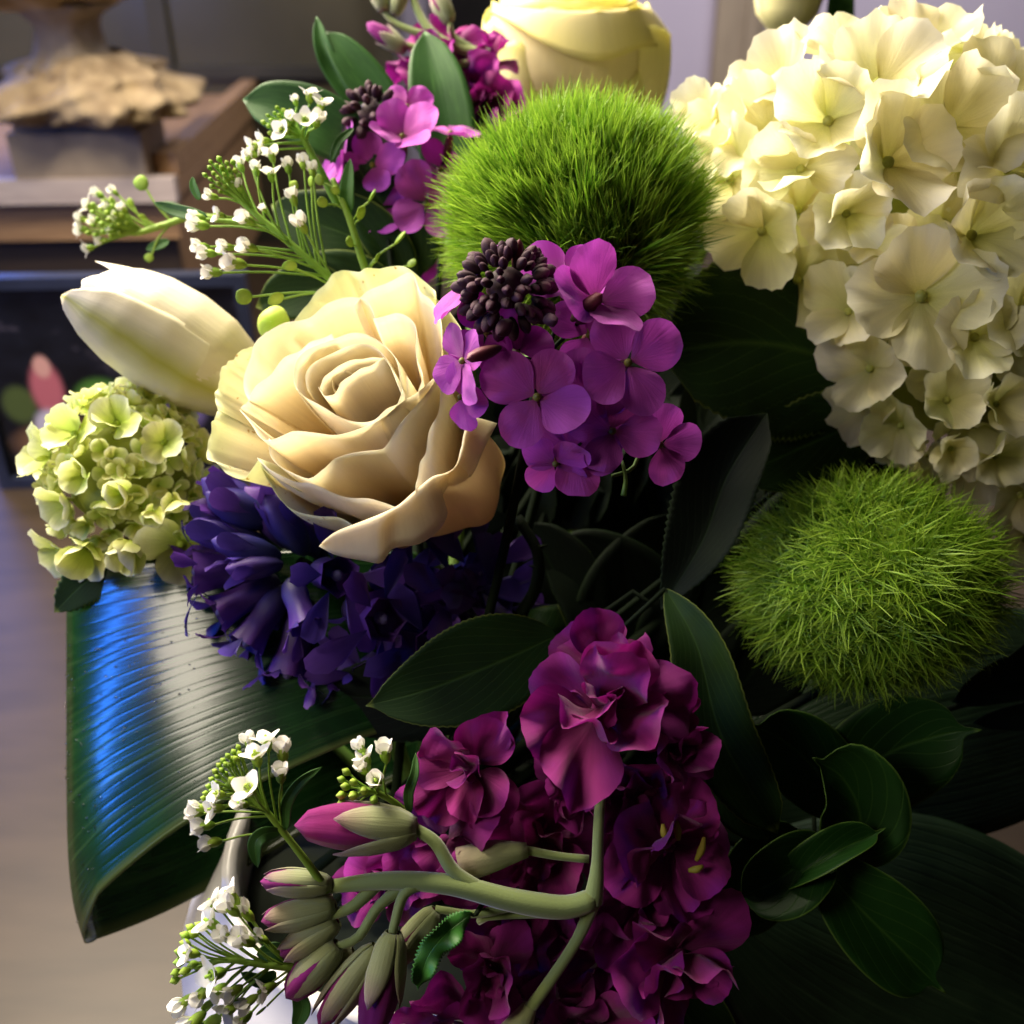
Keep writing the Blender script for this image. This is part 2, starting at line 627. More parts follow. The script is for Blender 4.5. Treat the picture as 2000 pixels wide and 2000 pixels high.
# photograph in a metal frame
fr = wthing('picture_frame', 'dark family photograph in a thin blue steel frame on the table', 'picture frame', (-.345, .835, 0), math.radians(3))
FW, FH = .235, .196
g = G(); box(g, (0, .004, FH / 2), (FW - .012, .006, FH - .012)); wobj('backing', g, M_DARKWOOD, fr)
g = G()
box(g, (-FW / 2, 0, FH / 2), (.010, .016, FH))
wobj('frame_side', g, M_STEEL, fr)
g = G(); box(g, (FW / 2, 0, FH / 2), (.010, .016, FH)); wobj('frame_side', g, M_STEEL, fr)
g = G(); box(g, (0, 0, .0052), (FW - .0104, .0155, .010)); wobj('frame_rail', g, M_STEEL, fr)
g = G(); box(g, (0, 0, FH - .0052), (FW - .0104, .0155, .010)); wobj('frame_rail', g, M_STEEL, fr)
m, nt, out = newmat('photo_print')
L_ = nt.links.new
tc = N(nt, 'ShaderNodeTexCoord')
sp = N(nt, 'ShaderNodeSeparateXYZ')
L_(tc.outputs['UV'], sp.inputs[0])
base = N(nt, 'ShaderNodeTexNoise', i_Scale=7.0, i_Detail=4.0)
L_(tc.outputs['UV'], base.inputs['Vector'])
rb = ramp(nt, [(.35, '#05060d'), (.6, '#10121c'), (.75, '#4a4450')])
L_(base.outputs['Fac'], rb.inputs[0])
col = rb.outputs[0]
for (cx, cy, rx, ry, c) in ((.30, .18, .30, .16, '#7a5a42'), (.42, .42, .12, .13, '#4c7a30'), (.10, .40, .08, .12, '#48552c'), (.22, .48, .075, .17, '#b0606a'),
                            (.22, .60, .04, .07, '#c8958a'), (.20, .27, .075, .12, '#bdb4c4'), (.54, .36, .07, .2, '#0a0a16'), (.75, .4, .09, .18, '#6a5c8a')):
    ad = N(nt, 'ShaderNodeVectorMath', operation='SUBTRACT')
    L_(tc.outputs['UV'], ad.inputs[0]); ad.inputs[1].default_value = (cx, cy, 0)
    dv = N(nt, 'ShaderNodeVectorMath', operation='DIVIDE')
    L_(ad.outputs[0], dv.inputs[0]); dv.inputs[1].default_value = (rx, ry, 1)
    ln = N(nt, 'ShaderNodeVectorMath', operation='LENGTH')
    L_(dv.outputs[0], ln.inputs[0])
    rr = ramp(nt, [(.65, (1, 1, 1, 1)), (.99, (0, 0, 0, 1))])
    L_(ln.outputs['Value'], rr.inputs[0])
    mx = N(nt, 'ShaderNodeMix', data_type='RGBA')
    L_(rr.outputs[0], mx.inputs[0]); L_(col, mx.inputs[6]); mx.inputs[7].default_value = lin(c)
    col = mx.outputs[2]
pb = N(nt, 'ShaderNodeBsdfPrincipled', i_Roughness=.35)
L_(col, pb.inputs['Base Color'])
L_(pb.outputs[0], out.inputs[0])
g = G()
g.grid(np.array([[[x, -.001, z] for z in (.010, FH - .010)] for x in (-FW / 2 + .006, FW / 2 - .006)]))
wobj('photo_print', g, m, fr)

# glazed cabinet far behind, dark picture, door casing
cb = wthing('glazed_cabinet', 'dark olive glazed cabinet against the wall, upper left', 'cabinet', (-.62, 1.88, 0))
g = G(); box(g, (0, 0, .5), (.86, .2, 1.6)); wobj('cabinet_body', g, M_CABGLASS, cb)
for x in (-.42, .065, .42):
    g = G(); box(g, (x, -.106, .5), (.03, .016, 1.6)); wobj('stile', g, M_CAB, cb)
for z in (.24, .40, .56):
    g = G(); box(g, (0, -.104, z), (.80, .010, .018)); wobj('glass_shelf', g, M_CAB, cb)
g = G(); lump(g, (-.10, -.125, .436), .026, 9, .1, (1, .4, 1.1)); wobj('china_cup', g, M_POT, cb, smooth=True)

dk = wthing('dark_picture', 'small dark picture on the wall behind the magenta stock', 'picture', (-.068, 1.985, .42))
g = G(); box(g, (0, 0, 0), (.11, .02, .30)); wobj('panel', g, plain_mat('dark_print', '#08070c', '#14101a', 12, .5, 0), dk)
g = G(); lump(g, (.012, -.012, -.035), .016, 4, .05, (1, .25, 1.4)); wobj('pink_figure', g, plain_mat('pink_print', '#7d4a58', '#8d5a64', 12, .5, 0), dk, smooth=True)
cs = wthing('door_casing', 'beige painted door casing on the pale wall, upper right', 'door casing', (.40, 1.985, 0))
g = G(); box(g, (0, 0, .6), (.085, .03, 1.9)); wobj('casing_board', g, M_CASE, cs)
g = G(); box(g, (.018, -.019, .6), (.022, .010, 1.9)); wobj('bead', g, M_CASE, cs)

# pot with wet foam
pc = Vector((-.032, .285, 0))
pot = wthing('flower_pot', 'white ceramic pot beneath the bouquet', 'pot', (pc.x, pc.y, 0))
PR, PH = .078, .138
prof = [(0, .002), (.058, .001), (.066, .005), (.088, .030), (.104, .068), (.101, .098), (.086, .122), (.080, PH - .004), (.080, PH), (PR - .003, PH), (PR - .004, PH - .012), (PR - .004, .06), (0, .05)]
th = np.linspace(0, 2 * np.pi, 64, endpoint=False)
g = G()
g.grid(np.array([[(r * math.cos(a), r * math.sin(a), z) for r, z in prof] for a in th])[::-1], closed=True)
wobj('pot_body', g, M_POT, pot, smooth=True)
prof = [(0, .052), (PR - .010, .065), (PR - .0055, PH - .018), (PR - .02, PH - .009), (0, PH - .004)]
g = G()
g.grid(np.array([[(r * math.cos(a), r * math.sin(a), z) for r, z in prof] for a in th[::2]])[::-1], closed=True)
wobj('foam', g, M_FOAM, pot, smooth=True)
POT_TOP = Vector((pc.x, pc.y, PH))


def local_pot(T, dx=0, dy=0):
    """Pot mouth in the local units of a thing, so that stems can end there."""
    p = T.o.matrix_world.inverted() @ (POT_TOP + Vector((dx, dy, 0)))
    return np.array(p) / T.s

# ================================================================== flowers: shared builders
M_STEM = petal_mat('green_stem', [(0, '#3d5a1c'), (1, '#55752a')], trans=0, rough=.55, bump=.3, vein=6, var=.1, mscale=80)
M_SHADESTEM = petal_mat('shade_stem', [(0, '#0c150a'), (1, '#141f0e')], trans=0, rough=.8, spec=.1, bump=.3, vein=6, mscale=80)  # stem green darkened in the colour to stand in for shade between flowers


def stem(T, start, r0=9, r1=12, mat=None, off=(0, 0), bend=(0, -60, -60), name='stem'):
    """A stalk from a flower's base down into the pot's foam."""
    e = local_pot(T, *off)
    a = np.asarray(start, float)
    g = G()
    g.tube([a, a * .62 + e * .38 + np.array(bend, float), e], [r0, r1], 8, m=14)
    T.part(name, g, mat or M_STEM)


class Rosette:
    """Petals given by their rims: pixels (x, y) and height h along the flower's axis."""

    def __init__(self, T, base, axis, cx=0, cy=0, cs=1):
        self.T, self.b, self.a = T, np.array(base, float), unit(axis)
        self.c = (cx, cy, cs)

    def at(self, x, y, h):
        if isinstance(x, np.ndarray):
            return x
        x, y = self.c[0] + x * self.c[2], self.c[1] + y * self.c[2]
        z = 0.0
        for _ in range(6):
            p = self.T.L(x, y, z)
            z += (h - (p - self.b) @ self.a) / self.a[2]
        return self.T.L(x, y, z)

    def petal(self, rim, h, mat, k1=.7, k2=1.15, lip=None, hl=0, nu=44, nv=22, thick=1.3, wav=5, seed=0, sink=0, hs=None, nl=10, out=0, name='petal'):
        hh = np.interp(np.linspace(0, 1, len(rim)), np.linspace(0, 1, len(np.atleast_1d(h))), np.atleast_1d(h))
        R = resample([self.at(*p_, q) for p_, q in zip(rim, hh)], nu)
        rs = np.random.default_rng(seed)
        t = np.linspace(0, 1, nu)
        wob = sum(rs.normal() * np.sin(t * rs.uniform(8, 30) + rs.uniform(0, 6)) for _ in range(4)) * wav * .45
        if wav >= 10:
            wob = wob + wav * .20 * np.sin(t * 41 + 2 * np.sin(t * 17 + seed)) + wav * .08 * np.sin(t * 83 + seed)
        R = R + wob[:, None] * self.a[None]
        b = self.b + self.a * sink
        H = (R - b) @ self.a
        rad = (R - b) - H[:, None] * self.a
        kk = np.linspace(0, 1, nu)
        k1, k2 = (np.interp(kk, np.linspace(0, 1, len(np.atleast_1d(q))), np.atleast_1d(q))[:, None] for q in (k1, k2))
        c1 = b + rad * k1 + self.a * (H * .06)[:, None]
        c2 = b + rad * k2 + self.a * (H * .62)[:, None]
        v = np.linspace(.04, 1, nv)[None, :, None]
        P = (1 - v) ** 3 * b + 3 * (1 - v) ** 2 * v * c1[:, None] + 3 * (1 - v) * v * v * c2[:, None] + v ** 3 * R[:, None]
        if out:                               # a soft outward roll of the last few rows
            w = np.clip((np.linspace(0, 1, nv) - .82) / .18, 0, 1) ** 2
            ru = rad / (np.linalg.norm(rad, axis=1, keepdims=True) + 1e-6)
            P = P + w[None, :, None] * (ru * out - self.a * out * .35)[:, None]
        if lip is not None:
            Q = resample([self.at(*p_, q) for p_, q in zip(lip, np.interp(np.linspace(0, 1, len(lip)), np.linspace(0, 1, len(np.atleast_1d(hl))), np.atleast_1d(hl)))], nu)
            d = R - P[:, -2]
            d /= np.linalg.norm(d, axis=1, keepdims=True) + 1e-9
            ln = np.linalg.norm(Q - R, axis=1, keepdims=True)
            C = R + d * ln * .45 + self.a * ln * .18
            w = np.linspace(0, 1, nl + 1)[1:][None, :, None]
            P = np.concatenate([P, (1 - w) ** 2 * R[:, None] + 2 * w * (1 - w) * C[:, None] + w * w * Q[:, None]], 1)
        g = G()
        g.grid(P, thick=thick)
        return self.T.part(name, g, mat)

    def heart(self, cx, cy, h, mat, r0=10, r1=78, turns=2.1, a0=0, depth=210, tilt=0):
        c = self.at(cx, cy, h) if cx is not None else self.b + self.a * h
        x = unit(np.cross(V(0, 1, 0), self.a))
        y = np.cross(self.a, x)
        n = 96
        t = np.linspace(0, 1, n)
        th = math.radians(a0) + t * turns * 2 * math.pi
        r = r0 + (r1 - r0) * t ** .8
        wob = 5 * np.sin(th * 2.3) + 3 * np.sin(th * 5.1)
        P = []
        for v in np.linspace(0, 1, 16):
            rr = r * (.42 + .66 * math.sin(v * 1.75 + .25)) * (1 - .10 * max(0, v - .8) / .2)
            hh = -depth * (1 - v) + v * (wob - 24 * t + 8 - 34 * (1 - t) ** 3)
            P.append(c + np.outer(rr * np.cos(th), x) + np.outer(rr * np.sin(th), y) * .92 + np.outer(hh, self.a))
        g = G()
        g.grid(np.array(P).transpose(1, 0, 2)[::-1], thick=2.2)
        return self.T.part('inner_petal', g, mat)


# ------------------------------------------------------------------ cream rose
M_ROSE = petal_mat('rose_cream', [(0, '#f3cf8e'), (.45, '#f9e4bc'), (.85, '#fbf0d6'), (1, '#faf5e0')], trans=.50, rough=.5, bump=.3, vein=34, var=.035, hue=.006,
                   spec=.25, mottle=.1, mscale=50, spots=None)
M_ROSE_OUT = petal_mat('rose_guard', [(0, '#e6cf98'), (.5, '#f5e4bd'), (.85, '#f5f0d2'), (1, '#eaecc6')], trans=.50, rough=.5, bump=.35, vein=38, var=.04, hue=.008,
                       spec=.25, mottle=.12, mscale=50, spots=('#cbb070', 420, .715))
T = Thing('rose', 'large open cream rose with ruffled petals at centre left', 'rose', 800, 940, .345)
ro = Rosette(T, (0, 0, -330), (-.20, .36, .91), 350, 450, .3623)
P3 = [(345, 965), (410, 1045), (440, 1095), (490, 1115), (560, 1095), (640, 1070), (760, 1080), (850, 1087), (960, 1055), (1080, 1000), (1180, 920), (1260, 870), (1340, 800), (1390, 740)]
P4 = [(488, 1100), (500, 1180), (540, 1245), (620, 1290), (720, 1325), (790, 1270), (840, 1205), (930, 1180), (1060, 1165), (1095, 1140), (1150, 1065), (1210, 990), (1320, 860), (1400, 750)]
P5 = [(420, 1225), (500, 1300), (600, 1345), (700, 1365), (850, 1420), (1000, 1445), (1100, 1470), (1190, 1500), (1260, 1480)]
P6C = [(775, 1688), (860, 1630), (1000, 1580), (1120, 1540), (1200, 1500), (1270, 1440), (1340, 1380), (1390, 1345), (1450, 1325), (1500, 1280), (1535, 1200), (1550, 1110), (1580, 1030)]
P6L = [(755, 1702), (850, 1750), (1000, 1780), (1090, 1790), (1155, 1712), (1290, 1690), (1400, 1615), (1445, 1520), (1412, 1450), (1470, 1352), (1570, 1328), (1640, 1180), (1712, 1040)]
ro.heart(880, 795, 452, M_ROSE, 10, 30, 1.3, 150, 160)
ro.petal([(762, 850), (785, 790), (850, 738), (930, 704), (1010, 688), (1092, 690)], [462, 466, 468, 468, 466, 462], M_ROSE, .6, 1.5, seed=50, wav=3)
ro.petal([(758, 846), (786, 886), (838, 884), (878, 826), (926, 788), (985, 750), (1040, 728), (1096, 688)], [468, 476, 478, 474, 474, 476, 472, 462], M_ROSE, .7, 1.35, seed=51, wav=3, out=3)
ro.petal([(690, 860), (690, 770), (760, 690), (880, 640), (1010, 615), (1100, 670), (1160, 790), (1196, 880)], [464, 464, 464, 464, 462, 462, 464, 466], M_ROSE, .5, 1.2, seed=1)
ro.petal([(1085, 680), (1120, 730), (1160, 800), (1190, 870), (1150, 950), (1080, 1005)], [466, 470, 472, 472, 468, 462], M_ROSE, .6, 1.3, seed=52, out=4)
ro.petal([(660, 900), (615, 800), (650, 690), (780, 600), (940, 560), (1070, 590), (1170, 700), (1200, 860)], 468, M_ROSE, .5, 1.15, seed=2)
ro.petal([(640, 850), (700, 900), (800, 955), (900, 995), (1050, 1012), (1130, 960), (1190, 890), (1215, 790)], [478, 474, 470, 466, 466, 468, 470, 474], M_ROSE, .6, 1.25, seed=3, out=5)
ro.petal([(1040, 500), (1150, 462), (1240, 505), (1258, 590), (1250, 680), (1285, 790), (1260, 860)], [468, 474, 478, 478, 474, 470, 466], M_ROSE, .5, .95, seed=4, out=9)
ro.petal([(345, 965), (380, 900), (480, 790), (600, 685), (700, 620), (820, 560)], [440, 444, 452, 458, 460, 460], M_ROSE, .5, .85, seed=5, out=4)
ro.petal([(400, 930), (365, 860), (365, 780), (400, 690), (430, 600), (560, 505), (700, 480), (800, 410), (920, 375), (1010, 395), (1050, 480)], 436, M_ROSE, .45, .8, seed=6, out=6)
ro.petal([(940, 420), (1010, 340), (1130, 290), (1245, 240), (1290, 340), (1350, 390), (1395, 480), (1402, 600), (1390, 760)], 436, M_ROSE, .45, .82, seed=7, out=6)
ro.petal([(600, 560), (640, 480), (700, 350), (830, 260), (890, 200), (990, 238), (1060, 200), (1180, 190), (1300, 250), (1380, 330), (1400, 400)], 398, M_ROSE_OUT, .45, .8, seed=8, wav=11, nu=84)
ro.petal([(1290, 350), (1400, 380), (1480, 470), (1530, 560), (1540, 680), (1545, 850), (1560, 1060)], 408, M_ROSE_OUT, .5, .9, seed=9)
ro.petal([(215, 975), (190, 880), (220, 790), (270, 715), (350, 640), (420, 590), (520, 540)], 402, M_ROSE_OUT, .45, .8, seed=10, wav=12, nu=84)
ro.petal([(640, 1400), (480, 1310), (430, 1230), (340, 1320), (270, 1320), (210, 1260), (150, 1230), (145, 1150), (180, 1050), (210, 1020), (215, 940)], 396, M_ROSE_OUT, .45, .8, seed=11, wav=12, nu=84)
ro.petal(P3, [452, 462, 468, 470, 470, 470, 468, 466, 466, 466, 466, 466, 462, 458], M_ROSE, .6, 1.12, seed=12, out=7)
ro.petal(P4, [438, 444, 450, 454, 456, 454, 452, 452, 454, 456, 456, 456, 452, 446], M_ROSE, .65, 1.12, seed=13, out=7)
ro.petal([(1275, 1425), (1285, 1330), (1310, 1240), (1345, 1130), (1395, 960), (1430, 820)], 432, M_ROSE, .7, 1.12, seed=14)
ro.petal(P5, [420, 424, 426, 426, 424, 422, 420, 416, 410], M_ROSE, .7, 1.12, seed=15)
ro.petal([(440, 1270), (490, 1370), (545, 1450), (620, 1510), (760, 1545), (870, 1552), (960, 1600), (1060, 1620)], [372, 360, 352, 348, 350, 356, 370, 380], M_ROSE_OUT, .7, 1.05, seed=16)
ro.petal(P6C, [398, 404, 408, 410, 410, 412, 414, 416, 416, 414, 410, 406, 400], M_ROSE, [.6, .75, 1.0, 1.05, 1.05], [.88, .98, 1.2, 1.36, 1.34], lip=P6L, hl=[384, 372, 362, 356, 372, 366, 362, 366, 384, 392, 378, 366, 360], seed=17, thick=3)
stem(T, (10, -20, -335), 17, 15, M_SHADESTEM)

# ------------------------------------------------------------------ second rose, seen from the side, top of the picture
M_ROSE2 = petal_mat('rose_lemon', [(0, '#efe0b0'), (.5, '#f1e7bd'), (.8, '#f0e8b4'), (1, '#ebe49a')], trans=.4, rough=.5, bump=.4, vein=34, var=.04, spec=.3, mscale=45)
T = Thing('rose', 'pale lemon rose seen from the side behind the upper green ball', 'rose', 1096, 332, .56)
r2 = Rosette(T, (0, 0, 0), (.02, .87, .5))


def ring(r_, h_, a0, a1, n=9):
    f_ = unit(V(-.05, -.5, .87))
    x_ = np.cross(r2.a, -f_)
    x_ = x_ if x_[0] > 0 else -x_
    out = []
    for i, t in enumerate(np.linspace(0, 1, n)):
        al = math.radians(a0 + (a1 - a0) * t)
        rr = np.interp(t, np.linspace(0, 1, len(np.atleast_1d(r_))), np.atleast_1d(r_))
        hh = np.interp(t, np.linspace(0, 1, len(np.atleast_1d(h_))), np.atleast_1d(h_))
        out.append((r2.b + r2.a * hh + x_ * rr * math.cos(al) + f_ * rr * math.sin(al), 0))
    return out


r2.heart(None, 0, 320, M_ROSE2, 8, 62, 2.2, 30, 180)
for i, (rr, hh, k_, sp_) in enumerate(((82, 318, 2, 200), (100, 312, 2, 190), (116, 304, 3, 150), (130, 292, 3, 150))):
    for k in range(k_):
        a0 = i * 70 + k * 360 / k_ + 20
        r2.petal(ring(rr, [hh - 14, hh, hh + 4, hh, hh - 14], a0, a0 + sp_), 0, M_ROSE2, .95, 1.22, seed=30 + i * 4 + k, out=8, wav=5)
r2.petal(ring([138, 140, 140, 136], [250, 285, 290, 260], 150, 300, 11), 0, M_ROSE2, 1.0, 1.22, seed=46, out=12, wav=5)
r2.petal(ring([136, 138, 138], [270, 292, 280], -80, 40, 9), 0, M_ROSE2, 1.0, 1.22, seed=47, out=14, wav=5)
r2.petal(ring(130, [276, 292, 296, 284], 120, 0, 11), 0, M_ROSE2, 1.0, 1.22, seed=48, wav=8, out=16)
r2.petal(ring([138, 140, 142, 142, 142, 140], [262, 280, 280, 277, 276, 272], 188, -6, 13), 0, M_ROSE2, 1.0, 1.2,
         lip=ring([140, 146, 156, 170, 176, 170, 178, 196], [262, 279, 278, 262, 236, 212, 222, 236, 226, 240], 188, -10, 13), hl=0, seed=42, wav=5, thick=3, nl=14)
r2.petal(ring([150, 172, 190, 180], [268, 264, 252, 232], 34, 4, 7), 0, M_ROSE2, 1.0, 1.1, seed=43, wav=2)
r2.petal(ring([120, 146, 152, 146, 130], [150, 236, 262, 270, 250], 92, 205, 11), 0, M_ROSE2, 1.02, 1.24, seed=49, wav=4, out=6)
r2.petal(ring([136, 148, 152, 150, 140], [240, 246, 236, 196, 120], -50, 62, 11), 0, M_ROSE2, 1.03, 1.24, seed=53, wav=4, out=5)
stem(T, (0, -10, -5), 16, 15)

# ------------------------------------------------------------------ lily bud
M_LILY = petal_mat('lily_white', [(0, '#bfb384'), (.35, '#dcd0ae'), (1, '#ece5d0')], trans=.12, rough=.45, bump=.5, vein=20, var=.03, spec=.4, mscale=40, vlen=.8)
M_LILYG = petal_mat('lily_green_keel', [(0, '#dfd6b8'), (.13, '#e2d9b8'), (.32, '#b4b04a'), (.52, '#ddd3ae'), (1, '#e6dfc8')], trans=.12, rough=.45, bump=.5, vein=20, var=.03, spec=.4, mscale=40, vlen=.8, axis='X', mottle=.12)
T = Thing('lily_bud', 'closed white lily bud pointing left beside the cream rose', 'lily', 490, 765, .395)
A = T.L(495, 770, -60)
axis = unit(T.L(150, 540, 40) - A)
sx = unit(np.cross(axis, V(0, 0, 1)))
if sx[1] < 0:
    sx = -sx                      # towards the upper right of the bud
sz = np.cross(axis, sx)
if sz[2] < 0:
    sz = -sz


def tepal(a0, a1, length, rmax, tipr, mat, lift, seed, tipa=None, keel=0):
    nu, nv = 26, 34
    t = np.linspace(0, 1, nv)
    rad = np.interp(t, [0, .12, .3, .5, .7, .85, 1], [.50, .74, .95, 1, .93, .78, .50]) * rmax
    g = G()
    P = np.zeros((nu, nv, 3))
    mid = (a0 + a1) / 2 if tipa is None else tipa
    for j, tt in enumerate(t):
        w = np.interp(tt, [0, .5, .8, .92, .97, 1], [1, 1, .86, .60, .36, .06])
        for i, uu in enumerate(np.linspace(-1, 1, nu)):
            ang = math.radians(mid + uu * (a1 - a0) / 2 * w)
            bump = 1 + keel * math.exp(-(uu / .25) ** 2) * math.sin(tt * 3.14)
            r = rad[j] * bump + lift * (.3 + tt)
            P[i, j] = A + axis * tt * length + (sx * math.cos(ang) + sz * math.sin(ang)) * r
    g.grid(P, thick=3)
    return T.part('tepal', g, mat)


tepal(-5, 115, 352, 104, 30, M_LILY, 3, 1, 62, .03)
tepal(30, 160, 372, 94, 30, M_LILY, -5, 2, 88)
tepal(78, 214, 386, 104, 34, M_LILYG, 8, 3, 135, .05)
tepal(190, 330, 385, 98, 30, M_LILY, 0, 4)
tepal(-60, 60, 380, 92, 30, M_LILY, -2, 5)
g = G()
g.tube([A + axis * 5, A - axis * 60], [50, 20], 14)
T.part('receptacle', g, M_LILYG)
stem(T, A - axis * 50, 16, 15)

# ================================================================== petals as fans


def fan(mats, thm=58, p=.38, nr=8, nt=15, serr=0, ns=9, cup=.12, side=.25, wave=0, kw=3, seed=0, notch=0, name='petal', roll=0, y0=0, crumple=0):
    """A petal one unit long, its claw at the origin, spread along +Y and open towards +Z."""
    rs = np.random.default_rng(seed)
    s = np.linspace(-1, 1, nt)
    s = np.sin(s * np.pi / 2) * .6 + s * .4
    th = np.radians(thm) * s
    R = np.clip(np.cos(s * np.pi / 2), 0, 1) ** p
    R = R * (1 + .05 * np.sin(3 * s + rs.uniform(0, 6)))
    if notch:
        R = R * (1 - notch * np.exp(-(s / .16) ** 2))
    if serr:
        saw = np.array([((k % 2) - .5) * 2 for k in range(nt)]) * rs.uniform(.3, 1, nt)
        R = R * (1 + serr * saw * np.clip(R * 2 - 1, 0, 1))
    R = np.maximum(R, .02)
    r = np.linspace(0, 1, nr) ** .85
    r[0] = .02
    q = R[:, None] * r[None]
    X = q * np.sin(th)[:, None]
    Y = q * np.cos(th)[:, None]
    ph = rs.uniform(0, 6)
    Z = cup * q ** 2 + side * X ** 2 + wave * q ** 2.2 * np.sin(kw * s * np.pi + ph)[:, None] - roll * np.clip(q - .6, 0, 1) ** 2
    if crumple:
        for i in range(5):
            w = rs.normal(size=2) * 7
            Z = Z + crumple * .5 * q * np.sin(X * w[0] + Y * w[1] + rs.uniform(0, 6))
    g = G()
    uv = np.stack([np.repeat(((s + 1) / 2)[:, None], nr, 1), q / max(R.max(), .01)], -1)
    g.grid(np.stack([X, Y + y0, Z], -1), uv=uv)
    return g.mesh(name, mats)


def ball_mesh(name, mat, r=.08, z=.05, sq=1.0, n=10):
    g = G()
    th = np.linspace(0, 2 * np.pi, n, endpoint=False)
    ph = np.linspace(.01, np.pi - .01, 7)
    g.grid(np.array([[(r * math.cos(a) * math.sin(b), r * math.sin(a) * math.sin(b), z + r * sq * math.cos(b)) for b in ph] for a in th])[::-1], closed=True)
    return g.mesh(name, mat)


def floret(T, p, n, th, R, petals, eye, tilts=(12, 18, 12, 18), rnd=None, k=4, name='floret', squash=1.0, skip=()):
    rnd = rnd or random
    c = T.inst(name, eye, T.M(p, facing(n, th), R))
    for i in range(k):
        if i in skip:
            continue
        M = rot(i * 360 / k + rnd.uniform(-9, 9), 'Z') @ rot(tilts[i % len(tilts)] + rnd.uniform(-8, 8), 'X') @ rot(rnd.uniform(-7, 7), 'Y') @ Matrix.Translation((0, .03, .004 * (i % 2) + .002)) \
            @ Matrix.Scale(rnd.uniform(.9, 1.08), 4)
        T.inst('petal', rnd.choice(petals), M, c)
    return c


# ------------------------------------------------------------------ hydrangeas
M_HYD = petal_mat('hydrangea_cream', [(0, '#c8c86a'), (.3, '#e6e2a2'), (.7, '#f5f0ca'), (1, '#faf7e0')], trans=.48, rough=.55, bump=.5, vein=26, var=.07, hue=.02, spec=.25, mscale=70,
                  bdist=.0008, mottle=.25, vlen=2, spots=('#9a7a48', 700, .735))
M_HYDEYE = petal_mat('hydrangea_eye', [(0, '#8d9140'), (1, '#b5b463')], trans=0, rough=.5, var=.15, mscale=80)
HP = [fan(M_HYD, 58 + 4 * (i % 3), .36, 8, 23, .030, cup=(.30, .12, .42, -.05, .22)[i % 5], side=(.25, .45, .15)[i % 3], wave=.11, kw=2.5, seed=i, roll=(0, .5, .9)[i % 3], crumple=.03) for i in range(10)]
HEYE = ball_mesh('eye', M_HYDEYE, .085, .06, .9)


def hydrangea(T, hand, lobes, count, size, petals, eye, seed, minsep=.62, zjit=14):
    rnd = random.Random(seed)
    rs = np.random.default_rng(seed)
    placed = []
    for (x, y, z, n, th, R, *o) in hand:
        floret(T, T.L(x, y, z), n, th, R, petals, eye, o[0] if o else (14, 20, 10, 18), rnd)
        placed.append((np.array(T.L(x, y, z)), R))
    tries = 0
    made = 0
    while made < count and tries < 9000:
        tries += 1
        c, r = lobes[rs.integers(len(lobes))]
        d = unit(rs.normal(size=3))
        if d[2] < -.25:
            continue
        p = np.array(c) + d * np.array(r) * (1 - .12 * rs.random())
        if any((((p - np.array(c2)) / np.array(r2)) ** 2).sum() < .72 for c2, r2 in lobes if c2 is not c):
            continue
        R = size * rs.uniform(.75, 1.15)
        if any(np.linalg.norm(p - q) < minsep * (R + r_) * (1.0 if i >= len(hand) else 1.05) for i, (q, r_) in enumerate(placed)):
            continue
        n = unit(d / np.array(r) * np.mean(r) + rs.normal(size=3) * .28)
        floret(T, p, n, rs.uniform(0, 90), R, petals, eye, (rs.uniform(5, 35), rs.uniform(0, 25), rs.uniform(5, 35), rs.uniform(0, 25)), rnd)
        placed.append((p, R))
        made += 1
    for c, r in lobes:
        g = G()
        lump(g, c, 1.0, seed + 5, .06, np.array(r) * .74, 24, 14)
        T.part('inner_head', g, M_STEMPALE)
        g = G()
        for k in range(14):
            d = unit(rs.normal(size=3))
            g.tube([np.array(c) * .4 + np.array(lobes[0][0]) * .6 + V(0, -r[1] * .5, -r[2] * .6), np.array(c) + d * np.array(r) * .85], [6, 3], 6, m=5)
        T.part('stalk', g, M_STEMPALE)


M_STEMPALE = petal_mat('pale_stalk', [(0, '#8a9440'), (1, '#a9ad58')], trans=.1, rough=.6, var=.1, mscale=80)

